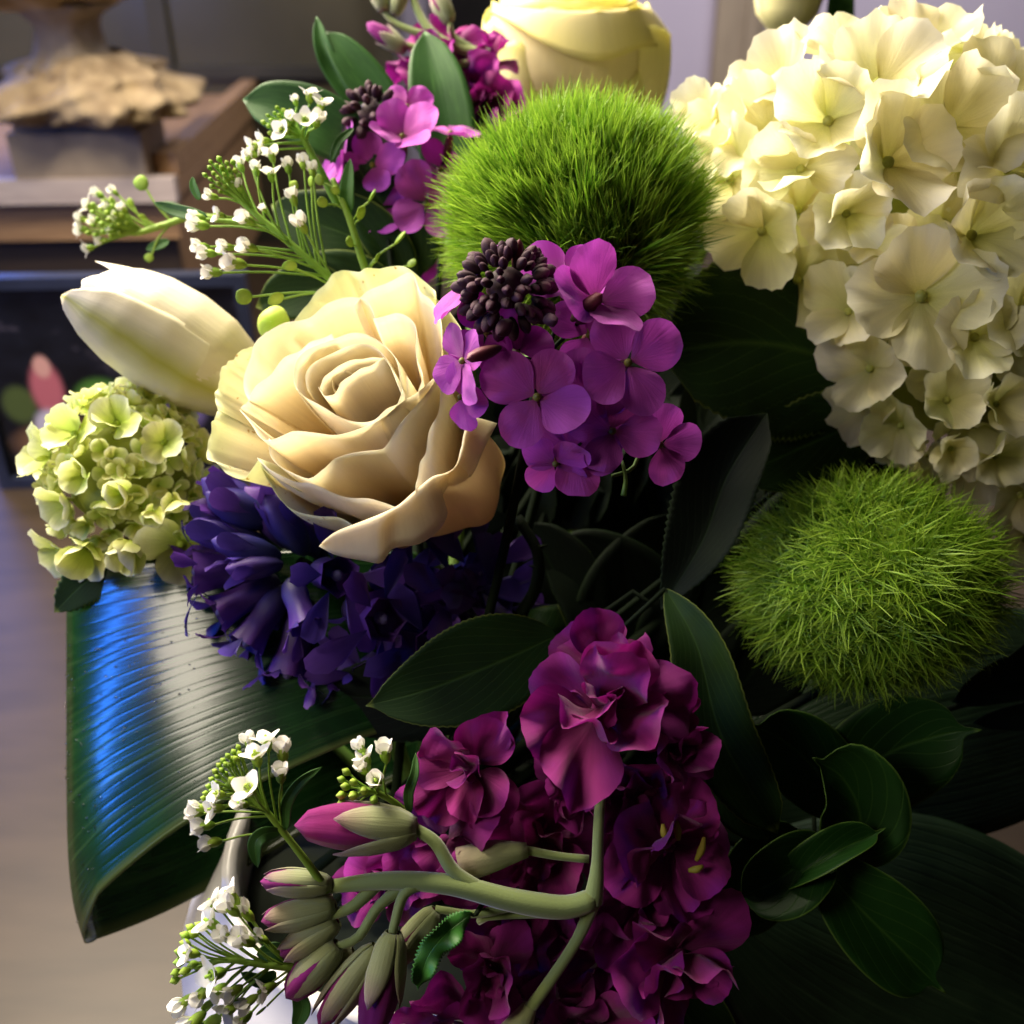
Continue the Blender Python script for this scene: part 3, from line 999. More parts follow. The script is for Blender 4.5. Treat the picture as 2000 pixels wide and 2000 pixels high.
T = Thing('hydrangea', 'large creamy white hydrangea head at the upper right', 'hydrangea', 1840, 480, .42)
zf = 330
hand = [
    (1503, 258, 190, (-.55, .25, .8), 40, 120, (25, 10, 20, 30)),
    (1713, 172, 300, (-.10, .45, .9), 20, 145, (20, 15, 25, 25)),
    (1617, 240, 300, (-.25, .10, .95), 55, 120, (40, 20, 30, 25)),
    (1731, 320, 350, (.05, .05, 1), 10, 132, (30, 22, 20, 20)),
    (1568, 332, 260, (-.75, -.1, .7), 88, 115, (10, 45, 10, 45)),
    (1651, 418, 290, (-.1, -.15, .95), 30, 100, (45, 40, 38, 30)),
    (1850, 250, 330, (.25, .25, .95), 40, 135, (8, 5, 10, 5)),
    (1945, 150, 260, (.3, .6, .8), 15, 130),
    (1800, 70, 200, (-.05, .8, .6), 30, 120, (30, 25, 20, 25)),
    (1640, 70, 170, (-.3, .75, .6), 60, 115),
    (1530, 130, 150, (-.6, .5, .6), 25, 110, (30, 20, 35, 20)),
    (1430, 350, 130, (-.8, -.05, .6), 50, 120, (10, 15, 5, 15)),
    (1490, 450, 190, (-.45, -.55, .7), 10, 115, (15, 5, 10, 10)),
    (1796, 580, 300, (-.05, -.05, 1), 12, 142, (18, 8, 20, 12)),
    (1893, 462, 330, (.1, .1, 1), 48, 120, (35, 30, 30, 20)),
    (1960, 330, 330, (.3, 0, .9), 20, 120),
    (1660, 610, 180, (-.7, .1, .7), 35, 100, (30, 30, 20, 30)),
    (1560, 545, 90, (-.6, -.5, .6), 20, 110, (10, 10, 10, 10)),
    (1700, 480, 220, (-.4, .3, .9), 70, 75, (30, 30, 30, 30)),
    (1700, 720, 170, (-.6, -.2, .8), 60, 100, (20, 25, 20, 25)),
    (1847, 782, 230, (-.1, -.05, 1), 44, 88, (35, 35, 30, 30)),
    (1942, 790, 240, (.1, 0, 1), 20, 85, (40, 40, 38, 35)),
    (1760, 830, 160, (-.5, -.3, .8), 10, 85, (25, 30, 20, 30)),
    (1855, 875, 190, (-.1, -.3, .95), 65, 70, (50, 45, 50, 45)),
    (1940, 890, 200, (.0, -.2, .95), 45, 85, (45, 35, 40, 40)),
    (1985, 620, 300, (.2, 0, .95), 30, 110),
    (1695, 790, 110, (-.8, -.1, .5), 0, 90, (10, 10, 10, 10)),
    (1900, 660, 290, (.0, .1, .95), 80, 105, (25, 25, 25, 25)),
    (1375, 232, 70, (-.6, .3, .7), 20, 80, (20, 20, 20, 20)), (1420, 260, 110, (-.6, .2, .7), 60, 90, (20, 15, 20, 15)),
    (1992, 965, 120, (.1, -.3, .9), 30, 95, (20, 20, 20, 20)), (2000, 1050, 60, (.1, -.5, .8), 0, 95, (10, 10, 10, 10)), (2010, 880, 150, (.2, 0, .9), 60, 90, (30, 20, 30, 20)),
]
lobes = [((0, 85, -20), (360, 285, 270)), ((30, -190, -30), (265, 240, 230))]
hand = [(h[0], h[1] + (34 if h[1] < 160 else 0), *h[2:5], h[5] * .90, *h[6:]) for h in hand]
hydrangea(T, hand, lobes, 95, 92, HP, HEYE, 3, .50)
stem(T, (20, -120, -60), 16, 16, M_SHADESTEM)

M_HYD2 = petal_mat('hydrangea_lime', [(0, '#a6bc3a'), (.4, '#cbd66a'), (.8, '#e4e6a0'), (1, '#f2f2d2')], trans=.3, rough=.55, bump=.3, vein=18, var=.12, hue=.02, spec=.25, mscale=70, mottle=.5)
M_HYDEYE2 = petal_mat('lime_eye', [(0, '#8fa32c'), (1, '#b4c04e')], trans=.1, rough=.5, var=.2, mscale=80)
HP2 = [fan(M_HYD2, 54 + 4 * (i % 3), .36, 6, 13, .012, cup=(.35, .15, .6, .05)[i % 4], side=.35, wave=.06, seed=40 + i, roll=(0, .4)[i % 2]) for i in range(8)]
HEYE2 = ball_mesh('eye', M_HYDEYE2, .12, .07, .9)
T = Thing('hydrangea', 'small lime green hydrangea head at the left edge of the bouquet', 'hydrangea', 255, 935, .40)
hand = [(100, 890, 60, (-.7, .1, .6), 30, 70, (20, 20, 20, 20)), (150, 850, 90, (-.4, .35, .8), 10, 66, (45, 20, 40, 20)), (230, 830, 130, (0, .4, .9), 60, 62, (55, 60, 30, 50)),
        (245, 965, 165, (0, -.05, 1), 20, 52, (50, 50, 40, 40)), (180, 1065, 120, (-.25, -.5, .8), 40, 74, (55, 45, 30, 45)), (255, 1060, 130, (.1, -.5, .85), 10, 66, (35, 50, 40, 50)),
        (320, 865, 130, (.2, .2, .9), 50, 52, (30, 10, 30, 10)), (300, 1000, 150, (.2, -.2, .9), 70, 42, (60, 60, 60, 60)), (355, 1060, 100, (.3, -.4, .8), 70, 82, (15, 10, 10, 15)),
        (135, 985, 110, (-.5, -.2, .8), 0, 60, (40, 30, 40, 30)), (165, 930, 140, (-.3, 0, .9), 45, 48, (40, 50, 30, 30)), (340, 980, 140, (.3, -.1, .9), 10, 44, (60, 60, 55, 60)),
        (120, 1075, 60, (-.5, -.5, .5), 20, 66)]
lobes = [((-8, 14, -10), (155, 165, 145))]
hydrangea(T, hand, lobes, 130, 33, HP2, HEYE2, 8, .44)
stem(T, (10, -100, -60), 12, 12)

# ------------------------------------------------------------------ green bristle balls
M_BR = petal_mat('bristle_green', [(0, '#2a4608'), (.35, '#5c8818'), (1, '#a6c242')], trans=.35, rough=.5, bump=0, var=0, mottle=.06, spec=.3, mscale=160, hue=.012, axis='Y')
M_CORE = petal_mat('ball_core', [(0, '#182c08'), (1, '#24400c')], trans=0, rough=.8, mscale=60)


def bristle_ball(T, rx, ry, rz, n, seed, curl=0, length=.34, base=.70, part=None, clumps=200, droop=(0, 0, 0), width=4.0):
    rs = np.random.default_rng(seed)
    d = rs.normal(size=(int(n * 1.7), 3))
    d /= np.linalg.norm(d, axis=1, keepdims=True)
    d = d[d[:, 2] > -.45][:n]
    n = len(d)
    cc = rs.normal(size=(clumps, 3))
    cc /= np.linalg.norm(cc, axis=1, keepdims=True)
    near = np.argmax(d @ cc.T, 1)
    cl = rs.normal(size=(clumps, 3))
    k = np.zeros(n)
    for _ in range(6):
        w = rs.normal(size=3) * 3.2
        k += np.sin(d @ w + rs.uniform(0, 6)) * .5
    flow = rs.normal(size=(3, 3)) * .25
    ln = length * (1 + .10 * k + rs.normal(size=n) * .24 + .12 * cl[near, 0])
    ln = np.clip(ln, .12, .6)
    dirn = d + (cc[near] - d) * rs.uniform(.5, 1.3, n)[:, None] + cl[near] * .16 + rs.normal(size=(n, 3)) * .10 + d @ flow + np.array(droop)
    dirn /= np.linalg.norm(dirn, axis=1, keepdims=True)
    side = np.cross(dirn, rs.normal(size=(n, 3)))
    side /= np.linalg.norm(side, axis=1, keepdims=True)
    bend = np.cross(dirn, side)
    amt = (rs.normal(size=n) * .10 + curl * rs.normal(size=n) * .7) if curl < 1 else np.sign(rs.normal(size=n)) * rs.uniform(.30, 1.0, n)
    sc = np.array([rx, ry, rz])
    lv = np.array([0, .3, .58, .82, 1.0])
    P = np.zeros((n, len(lv), 2, 3))
    wd = np.array([.7, 1, .85, .5, .12])
    p = d * base * (1 + .05 * rs.random(n))[:, None]
    prev = 0
    cur = dirn.copy()
    for j, t in enumerate(lv):
        step = (t - prev) * ln
        fi = np.clip(amt * 2.6, -2.6, 2.6) * t
        cur = dirn * np.cos(fi)[:, None] + bend * np.sin(fi)[:, None]
        cur /= np.linalg.norm(cur, axis=1, keepdims=True)
        p = p + cur * step[:, None]
        prev = t
        w = side * (wd[j] * width * rs.uniform(.7, 1.2, n))[:, None] * .5
        P[:, j, 0] = p * sc - w
        P[:, j, 1] = p * sc + w
    m = len(lv)
    idx = np.arange(n * m * 2).reshape(n, m, 2)
    F = np.stack([idx[:, :-1, 0], idx[:, :-1, 1], idx[:, 1:, 1], idx[:, 1:, 0]], -1).reshape(-1, 4)
    uv = np.zeros((n, m, 2, 2))
    uv[..., 0] = rs.random(n)[:, None, None]
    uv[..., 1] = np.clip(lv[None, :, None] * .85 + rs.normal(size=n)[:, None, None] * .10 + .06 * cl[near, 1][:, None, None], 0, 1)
    g = G()
    g._push(P.reshape(-1, 3), F, uv.reshape(-1, 2), 0)
    T.part('bristles', g, M_BR, kind='stuff')
    g = G()
    th = np.linspace(0, 2 * np.pi, 24, endpoint=False)
    ph = np.linspace(.02, np.pi - .02, 14)
    g.grid(np.array([[(math.cos(a) * math.sin(b), math.cos(b), math.sin(a) * math.sin(b)) for b in ph] for a in th]) * sc * base * .985, closed=True)
    T.part('core', g, M_CORE)


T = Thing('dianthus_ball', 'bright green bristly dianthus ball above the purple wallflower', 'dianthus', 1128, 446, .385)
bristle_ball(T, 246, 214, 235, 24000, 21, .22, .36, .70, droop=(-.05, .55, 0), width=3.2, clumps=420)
stem(T, (0, -200, -60), 10, 12, M_SHADESTEM)
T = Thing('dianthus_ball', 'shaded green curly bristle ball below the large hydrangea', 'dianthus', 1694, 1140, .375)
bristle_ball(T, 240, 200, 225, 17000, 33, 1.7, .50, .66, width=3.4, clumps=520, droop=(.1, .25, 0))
stem(T, (-20, -190, -60), 10, 12, M_SHADESTEM)

# ------------------------------------------------------------------ wallflowers
M_WALL = petal_mat('wallflower_purple', [(0, '#8a3a70'), (.2, '#a2389a'), (.7, '#ae3eae'), (1, '#b648ba')], trans=.3, rough=.55, bump=.6, vein=30, var=.14, hue=.02, spec=.25, mscale=90,
                   sheen=.15)
M_WALLD = petal_mat('wallflower_magenta', [(0, '#6d1a63'), (.5, '#8f1f8d'), (1, '#a02aa6')], trans=.3, rough=.55, bump=.25, vein=20, var=.1, hue=.012, spec=.25, mscale=90)
M_PLUM = petal_mat('plum_bud', [(0, '#26101a'), (.6, '#341524'), (1, '#421c30')], trans=0, rough=.7, bump=.3, vein=8, var=.2, mscale=120, spec=.35)
M_CALYX = petal_mat('brown_calyx', [(0, '#3a2a20'), (.5, '#54242c'), (1, '#6a2a3a')], trans=0, rough=.5, bump=.3, vein=8, var=.12, mscale=120)
M_WEYE = petal_mat('wall_eye', [(0, '#55551f'), (1, '#8a8238')], trans=0, rough=.5, var=.15, mscale=120)
WP = [fan(M_WALL, 57, .32, 9, 23, .008, cup=(-.02, .08, .14)[i % 3], side=(.1, -.15, .2)[i % 3], wave=.05, kw=2, seed=60 + i, roll=.25, notch=(0, .05)[i % 2], y0=.03, crumple=.035) for i in range(6)]
WPD = [fan(M_WALLD, 57, .32, 9, 23, .008, cup=.08, side=.15, wave=.05, kw=2, seed=70 + i, roll=.2, y0=.05) for i in range(3)]
WEYE = ball_mesh('eye', M_WEYE, .085, .03, 1.0)


def bud_mesh(name, mat, w=.28, ridge=.10, tip=.25, n=12):
    """An ovoid bud one unit long standing on the origin along +Z, with four shallow grooves."""
    g = G()
    t = np.linspace(0, 1, 10)
    prof = np.interp(t, [0, .12, .35, .6, .85, 1], [.25, .62, .92, 1, .72, tip])
    prof[-1] = .02
    th = np.linspace(0, 2 * np.pi, n, endpoint=False)
    P = np.array([[(w * prof[j] * (1 + ridge * math.cos(4 * a)) * math.cos(a), w * prof[j] * (1 + ridge * math.cos(4 * a)) * math.sin(a), t[j]) for j in range(10)] for a in th])
    g.grid(P, closed=True)
    return g.mesh(name, mat)


BUD_PLUM = bud_mesh('bud', M_PLUM)
TUBE_CALYX = bud_mesh('calyx', M_CALYX, .17, .08, .6)


def bud_head(T, c, r, n, blen, mesh, seed, axis=(0, .2, 1), name='bud'):
    rs = np.random.default_rng(seed)
    ax = unit(axis)
    for i in range(n):
        z = 1 - i / n * 1.25
        a = i * 2.39996
        x = unit(np.cross(V(0, 1, 0), ax))
        y = np.cross(ax, x)
        q = math.sqrt(max(0, 1 - z * z))
        d = ax * z + (x * math.cos(a) + y * math.sin(a)) * q
        d = unit(d + rs.normal(size=3) * .12)
        L = blen * (rs.uniform(.8, 1.1) * (.72 + .4 * (1 - z)))
        T.inst(name, mesh, T.M(np.array(c) + d * (r - blen * .5), facing(d, rs.uniform(0, 90)), L))
    g = G()
    th = np.linspace(0, 2 * np.pi, 12, endpoint=False)
    ph = np.linspace(.02, np.pi - .02, 8)
    g.grid(np.array(c) + np.array([[(math.cos(a) * math.sin(b), math.cos(b), math.sin(a) * math.sin(b)) for b in ph] for a in th]) * r * .52, closed=True)
    T.part('bud_core', g, M_PLUM)


def calyx(T, p, back, length, name='calyx', mesh=None):
    """The tube behind a flower: from p back along -n."""
    T.inst(name, mesh or TUBE_CALYX, T.M(np.array(p) - unit(back) * length, facing(back, 30), length))


T = Thing('wallflower', 'bright purple wallflower with dark buds in front of the cream rose', 'wallflower', 1060, 760, .318)
rw = random.Random(4)
F = [  # x, y, z, facing, spin, size, tilts, petals
    (1049, 776, 110, (-.05, .05, 1), -25, 98, (2, 4, 2, 4), WP, ()),
    (1226, 709, 95, (.12, .05, 1), 22, 97, (4, 6, 2, 6), WP, ()),
    (1196, 842, 60, (.05, -.15, 1), -18, 86, (0, 4, 0, 6), WP, ()),
    (1165, 590, 120, (.35, .30, .85), 12, 112, (32, 26, 28, 24), WP, ()),
    (905, 705, 70, (-.85, -.1, .5), 20, 82, (12, 8, 10, 8), WP, ()),
    (900, 775, 40, (-.55, -.3, .7), 80, 68, (8, 5, 8, 5), WP, (0,)),
    (905, 560, 10, (-.75, .45, .35), 42, 104, (0, 0, 0, 0), WP, ()),
    (1085, 905, 40, (-.1, -.55, .8), 45, 72, (0, 6, 4, 6), WP, ()),
    (1290, 868, 20, (.1, -.3, .9), 10, 74, (4, 4, 4, 4), WP, (1,)),
    (950, 650, 20, (-.4, .1, .9), 30, 72, (8, 8, 8, 8), WPD, ()),
    (1105, 545, 40, (.0, .5, .8), 40, 92, (8, 8, 8, 8), WPD, ()),
    (1120, 880, 30, (0, -.1, 1), 0, 88, (4, 4, 4, 4), WP, ()),
    (1140, 780, 50, (0, 0, 1), 20, 90, (4, 4, 4, 4), WP, ()),
    (1150, 655, 40, (.1, .1, 1), 60, 80, (6, 6, 6, 6), WP, ()),
    (1010, 690, 50, (0, .2, 1), 15, 70, (6, 6, 6, 6), WPD, ()),
]
core = T.L(1060, 700, -70)
g = G()
for (x, y, z, n, th, R, ti, pt, sk) in F:
    p = T.L(x, y, z)
    floret(T, p, n, th, R, pt, WEYE, ti, rw, skip=sk, name='flower')
    calyx(T, p + unit(n) * 2, n, R * .75)
    g.tube([p - unit(n) * R * .72, (p - unit(n) * R) * .5 + core * .5, core], [4, 5], 6, m=8)
g.tube([T.L(1000, 590, 60), T.L(1030, 640, 10), core], [9, 10], 8, m=8)
T.part('pedicels', g, M_SHADESTEM)
bud_head(T, T.L(990, 562, 95), 76, 84, 42, BUD_PLUM, 5, (-.05, .15, 1))
for (x, y, z, n, L) in ((1010, 500, 110, (.15, .9, .35), 62), (1146, 600, 150, (.6, .45, .5), 80), (945, 690, 140, (-.8, -.35, .45), 76), (985, 640, 140, (-.4, -.5, .6), 52),
                        (1075, 625, 150, (.4, -.2, .9), 44), (1060, 560, 130, (.8, .3, .5), 46)):
    nn = unit(n)
    T.inst('bud', TUBE_CALYX if L > 60 else BUD_PLUM, T.M(T.L(x, y, z) - nn * L * .5, facing(nn, 20), L))
g = G()
g.tube([T.L(1195, 930, 0), T.L(1235, 915, -10), T.L(1250, 880, -20)], [4, 4], 6, m=6)
g.tube([T.L(1218, 968, 20), T.L(1222, 935, 10), T.L(1215, 900, 0)], [6, 4, 3], 6, m=6)
T.part('seed_pods', g, M_STEM)
stem(T, core, 10, 12, M_SHADESTEM)

T = Thing('wallflower', 'purple wallflower behind the white pennycress, left of the upper green ball', 'wallflower', 770, 330, .43)
F = [
    (786, 268, 90, (.05, .45, .9), 25, 72, (35, 25, 30, 28), WP, ()),
    (795, 208, 60, (0, .1, 1), 45, 54, (-10, -10, -10, -10), WP, (2,)),
    (668, 300, 30, (-.8, .1, .4), 30, 80, (5, 5, 5, 5), WP, ()),
    (728, 322, 50, (-.2, -.1, .9), 10, 62, (10, 10, 10, 10), WP, ()),
    (737, 405, 40, (-.2, .0, .9), 40, 62, (6, 6, 6, 6), WPD, ()),
    (832, 398, 60, (.15, .05, .9), 38, 76, (5, 5, 5, 5), WP, ()),
    (880, 262, 30, (.2, .8, .45), 30, 70, (4, 4, 4, 4), WP, ()),
    (808, 470, 10, (.1, -.2, .9), 30, 66, (6, 6, 6, 6), WPD, ()),
    (700, 350, 10, (-.4, -.1, .8), 60, 62, (6, 6, 6, 6), WP, ()),
    (790, 520, -10, (.1, -.4, .9), 10, 58, (6, 6, 6, 6), WPD, ()),
    (780, 370, 0, (0, 0, 1), 20, 54, (6, 6, 6, 6), WPD, ()),
    (860, 330, 10, (.4, .2, .8), 20, 60, (6, 6, 6, 6), WPD, ()),
]
core = T.L(775, 380, -60)
g = G()
for (x, y, z, n, th, R, ti, pt, sk) in F:
    p = T.L(x, y, z)
    floret(T, p, n, th, R, pt, WEYE, ti, rw, skip=sk, name='flower')
    calyx(T, p, n, R * .8)
    g.tube([p - unit(n) * R * .7, core], [4, 5], 6, m=5)
g.tube([T.L(730, 240, 30), T.L(755, 320, 0), core], [6, 8], 8, m=8)
T.part('pedicels', g, M_SHADESTEM)
bud_head(T, T.L(726, 226, 40), 52, 34, 34, BUD_PLUM, 6, (-.1, .5, .8))
stem(T, core, 9, 10, M_SHADESTEM)

# ------------------------------------------------------------------ stocks
M_STOCK = petal_mat('stock_magenta', [(0, '#5c0d42'), (.4, '#821366'), (1, '#981b84')], trans=.3, rough=.6, bump=.6, vein=22, var=.16, hue=.018, spec=.2, mscale=110, sheen=.2, mottle=.3)
M_STOCKEYE = petal_mat('stock_eye', [(0, '#8a8a2c'), (1, '#b8a63c')], trans=.1, rough=.6, var=.15, mscale=120)
M_STALK = petal_mat('stock_stalk', [(0, '#6f8148'), (1, '#7d8f52')], trans=0, rough=.75, bump=.5, vein=8, var=.08, mscale=120, sheen=.5)
M_SEPAL = petal_mat('stock_sepal', [(0, '#7f8a55'), (.5, '#8e9468'), (.85, '#93806f'), (1, '#74345c')], trans=.1, rough=.7, bump=.6, vein=14, var=.1, mscale=130, sheen=.5, mottle=.3)
SP = [fan(M_STOCK, 52 + 3 * (i % 3), .34, 12, 31, .012, cup=(.1, .35, -.1, .5)[i % 4], side=(.3, -.2, .6)[i % 3], wave=.14, kw=2.2, seed=90 + i, roll=(.3, .9, -.3)[i % 3], crumple=.09, y0=.06) for i in range(9)]
SEYE = ball_mesh('eye', M_STOCK, .10, .04, 1.0)


def stock_flower(T, p, n, th, R, seed, rings=((5, 8, 1.0), (5, 30, .8), (4, 58, .58), (3, 78, .42)), name='flower'):
    rnd = random.Random(seed)
    c = T.inst(name, SEYE, T.M(np.array(p), facing(n, th), R))
    for k, (cnt, tilt, sc) in enumerate(rings):
        for i in range(cnt):
            M = rot(i * 360 / cnt + k * 37 + rnd.uniform(-26, 26), 'Z') @ rot(tilt + rnd.uniform(-24, 24), 'X') @ rot(rnd.uniform(-30, 30), 'Y') @ Matrix.Translation((0, .02, .03 * k)) \
                @ Matrix.Scale(sc * rnd.uniform(.85, 1.12), 4)
            T.inst('petal', rnd.choice(SP), M, c)
    return c


M_YEL = petal_mat('yellow_anther', [(0, '#8a8a2c'), (1, '#c2b048')], trans=.2, rough=.6, mscale=120)
BUD_STOCK = bud_mesh('bud', M_SEPAL, .24, .12, .5, 14)
BUD_TIP = bud_mesh('bud_petals', M_STOCK, .22, .16, .35, 14)


def sepal_mesh(tl, grow=1.10):
    g = G()
    t = np.linspace(0, 1, 10)
    P = np.zeros((9, 10, 3))
    for j, q_ in enumerate(t):
        tt = q_ * tl
        pr = np.interp(tt, [0, .12, .35, .6, .85, 1], [.40, .74, .95, 1, .74, .42])
        half = math.radians(52) * (1 - .97 * q_ ** (9 if tl > .9 else 2.6))
        for i, u in enumerate(np.linspace(-1, 1, 9)):
            r = .22 * pr * (grow + .05 * (1 - u * u) + (.10 * max(0, q_ - .85)))
            P[i, j] = (r * math.cos(u * half), r * math.sin(u * half), tt - .01)
    g.grid(P, thick=.012)
    return g.mesh('sepal', M_SEPAL)


SEP_LONG, SEP_SHORT = sepal_mesh(.97), sepal_mesh(.66)


def stock_bud(T, a, b, w, opened=0.3, seed=0):
    """A bud from its stalk end a to its tip b: furled petals inside four sepals."""
    a, b = np.array(a, float), np.array(b, float)
    L = np.linalg.norm(b - a)
    n = (b - a) / L
    rnd = random.Random(seed)
    F_ = facing(n, rnd.uniform(0, 90))
    core = T.inst('bud', BUD_TIP, Matrix.Translation(Vector(a * T.s)) @ F_ @ Matrix.Diagonal((w * T.s * 2.9 * rnd.uniform(.9, 1.15), w * T.s * 2.9, L * T.s, 1)))
    for i in range(4):
        T.inst('sepal', SEP_SHORT if opened > .2 else SEP_LONG, rot(45 + i * 90 + rnd.uniform(-7, 7), 'Z') @ rot(rnd.uniform(-2, 4), 'Y') @ Matrix.Scale(rnd.uniform(.94, 1.04), 4), core)
    return core


T = Thing('stock', 'dark magenta double stock with pale green stalks at bottom centre', 'stock', 1130, 1700, .335)
FL = [(1170, 1385, 95, (.0, .25, 1), 0, 188, 1), (925, 1500, 70, (-.3, .1, .95), 30, 135, 2), (1330, 1455, 70, (.5, .1, .8), 10, 120, 3), (870, 1640, 30, (-.3, 0, .9), 50, 150, 4),
      (1330, 1650, 50, (.3, -.05, .95), 70, 150, 5), (1350, 1860, 50, (.25, -.3, .9), 25, 165, 6), (1180, 1300, -10, (0, .6, .8), 70, 150, 7), (1060, 1640, -60, (0, 0, 1), 15, 170, 8),
      (760, 1720, -10, (-.3, .1, .9), 20, 130, 9), (965, 1890, 70, (-.1, -.1, 1), 40, 118, 10), (1180, 1880, -50, (0, -.2, 1), 60, 190, 11), (1270, 1760, 0, (.1, 0, 1), 45, 150, 12),
      (870, 1990, 20, (-.1, -.4, .9), 10, 130, 13), (1120, 1530, 40, (.0, -.2, 1), 60, 95, 14), (1010, 1800, -70, (0, 0, 1), 15, 170, 15), (1040, 1990, 0, (0, -.3, 1), 25, 140, 16), (1150, 2010, 20, (0, -.3, 1), 55, 150, 17), (1240, 1560, 20, (.1, 0, 1), 55, 130, 18)]
for (x, y, z, n, th, R, sd) in FL:
    stock_flower(T, T.L(x - (26 if x > 1250 else 0), y, z), n, th, R * .86, sd, ((4, 4, 1.0), (4, 24, .84), (3, 50, .58)) if sd not in (5,) else ((5, 2, 1.0), (5, 14, .85)))
for (x, y, dx, dy) in ((1300, 1640, -6, 18), (1325, 1640, -4, 22), (1360, 1680, 14, 26), (1345, 1700, 26, 6)):
    g = G()
    p = T.L(x, y, 100)
    g.tube([p, p + V(dx * .6, dy * .8, 6), p + V(dx, dy * 1.7, 4)], [4, 8, 3], 8, m=6)
    T.part('anther', g, M_YEL)
g = G()
z = 125
main = [T.L(1159, 1757, z), T.L(1100, 1772, z + 5), T.L(1000, 1758, z + 15), T.L(880, 1728, z + 25), T.L(760, 1720, z + 30), T.L(640, 1732, z + 25)]
g.tube(main, [20, 22, 20, 18, 16, 12], 14, m=30)
g.tube([T.L(940, 1742, z + 18), T.L(885, 1700, z + 24), T.L(850, 1645, z + 24), T.L(806, 1616, z + 26)], [17, 13, 12, 11], 10, m=18)
g.tube([T.L(1158, 1762, z), T.L(1166, 1700, z), T.L(1170, 1600, z - 10), T.L(1176, 1520, z - 60)], [19, 11, 10, 10], 10, m=14)
g.tube([T.L(1160, 1755, z), T.L(1130, 1830, z - 20), T.L(1075, 1915, z - 10), T.L(1035, 1970, z)], [16, 11, 11, 12], 10, m=14)
g.tube([T.L(1150, 1678, z - 40), T.L(1090, 1672, z - 40), T.L(1025, 1660, z - 30)], [8, 8, 9], 8, m=8)
g.tube([T.L(830, 1722, z + 25), T.L(790, 1745, z + 40), T.L(772, 1800, z + 46), T.L(765, 1830, z + 44)], [14, 10, 9, 8], 8, m=12)
g.tube([T.L(800, 1724, z + 20), T.L(740, 1770, z + 36), T.L(700, 1830, z + 40), T.L(655, 1850, z + 40)], [14, 10, 9, 8], 8, m=12)
g.tube([T.L(740, 1722, z + 20), T.L(690, 1770, z + 30), T.L(640, 1790, z + 30)], [14, 11, 9], 8, m=10)
g.tube([T.L(1010, 1765, z), T.L(930, 1785, z - 10), T.L(850, 1775, z - 10)], [12, 8, 7], 8, m=8)
g.tube([T.L(1120, 1780, z), T.L(960, 1790, z - 20), T.L(935, 1800, z - 30)], [12, 8, 7], 8, m=8)
T.part('stalk', g, M_STALK)
for i, (a, b, w, op) in enumerate((
        ((812, 1618, 150), (575, 1612, 160), 62, .6), ((648, 1728, 155), (508, 1722, 165), 36, 0), ((655, 1770, 155), (510, 1800, 160), 36, 0), ((660, 1800, 150), (545, 1868, 160), 38, 0),
        ((660, 1846, 166), (558, 1950, 172), 46, 0), ((735, 1850, 170), (622, 2005, 178), 40, 0), ((768, 1822, 172), (722, 2040, 180), 50, .5), ((852, 1778, 112), (770, 1880, 118), 42, 0),
        ((640, 1740, 140), (590, 1800, 140), 34, 0), ((690, 1860, 140), (600, 1900, 145), 38, 0))):
    stock_bud(T, T.L(*a), T.L(*b), w, op, i)
g = G(); g.tube([T.L(1035, 1965, 125), T.L(1000, 2030, 128)], [14, 34], 12, m=6); T.part('calyx', g, M_SEPAL)
g = G(); g.tube([T.L(1030, 1660, 95), T.L(960, 1672, 100), T.L(900, 1690, 100)], [14, 30, 34], 12, m=8); T.part('calyx', g, M_SEPAL)
stem(T, T.L(1159, 1790, 20), 16, 16)

M_STOCKB = M_STOCK
T = Thing('stock', 'dark magenta stock with buds beside the lemon rose, top left', 'stock', 900, 250, .48)
for (x, y, z, n, th, R, sd) in ((850, 130, 10, (-.2, .3, .9), 10, 95, 31), (930, 210, 20, (.1, .1, 1), 40, 105, 32), (900, 290, 10, (0, 0, 1), 70, 95, 33), (940, 130, -20, (0, .4, .9), 20, 80, 34), (880, 210, -20, (-.2, 0, 1), 20, 100, 35)):
    stock_flower(T, T.L(x, y, z), n, th, R, sd)
g = G()
g.tube([T.L(955, 108, 40), T.L(900, 95, 40), T.L(850, 70, 40), T.L(815, 20, 40), T.L(800, -40, 40)], [13, 11, 9, 8, 7], 8, m=16)
g.tube([T.L(860, 78, 40), T.L(810, 62, 42), T.L(765, 40, 42), T.L(745, 15, 42)], [9, 8, 6, 5], 8, m=10)
g.tube([T.L(955, 122, 42), T.L(900, 125, 42), T.L(870, 130, 40)], [9, 8, 7], 8, m=8)
g.tube([T.L(925, 98, 40), T.L(885, 70, 46), T.L(878, 40, 46)], [8, 7, 5], 8, m=8)
g.tube([T.L(820, 95, 38), T.L(800, 90, 42), T.L(775, 82, 42)], [8, 6, 6], 8, m=6)
T.part('stalk', g, M_STALK)
stock_bud(T, T.L(792, 98, 44), T.L(716, 45, 50), 26, .5, 51)
stock_bud(T, T.L(752, 22, 44), T.L(728, -40, 50), 26, 0, 52)
stock_bud(T, T.L(880, 44, 46), T.L(842, -20, 50), 24, 0, 53)
stock_bud(T, T.L(770, 30, 44), T.L(790, -30, 50), 20, 0, 54)
stem(T, T.L(955, 125, 30), 12, 14)

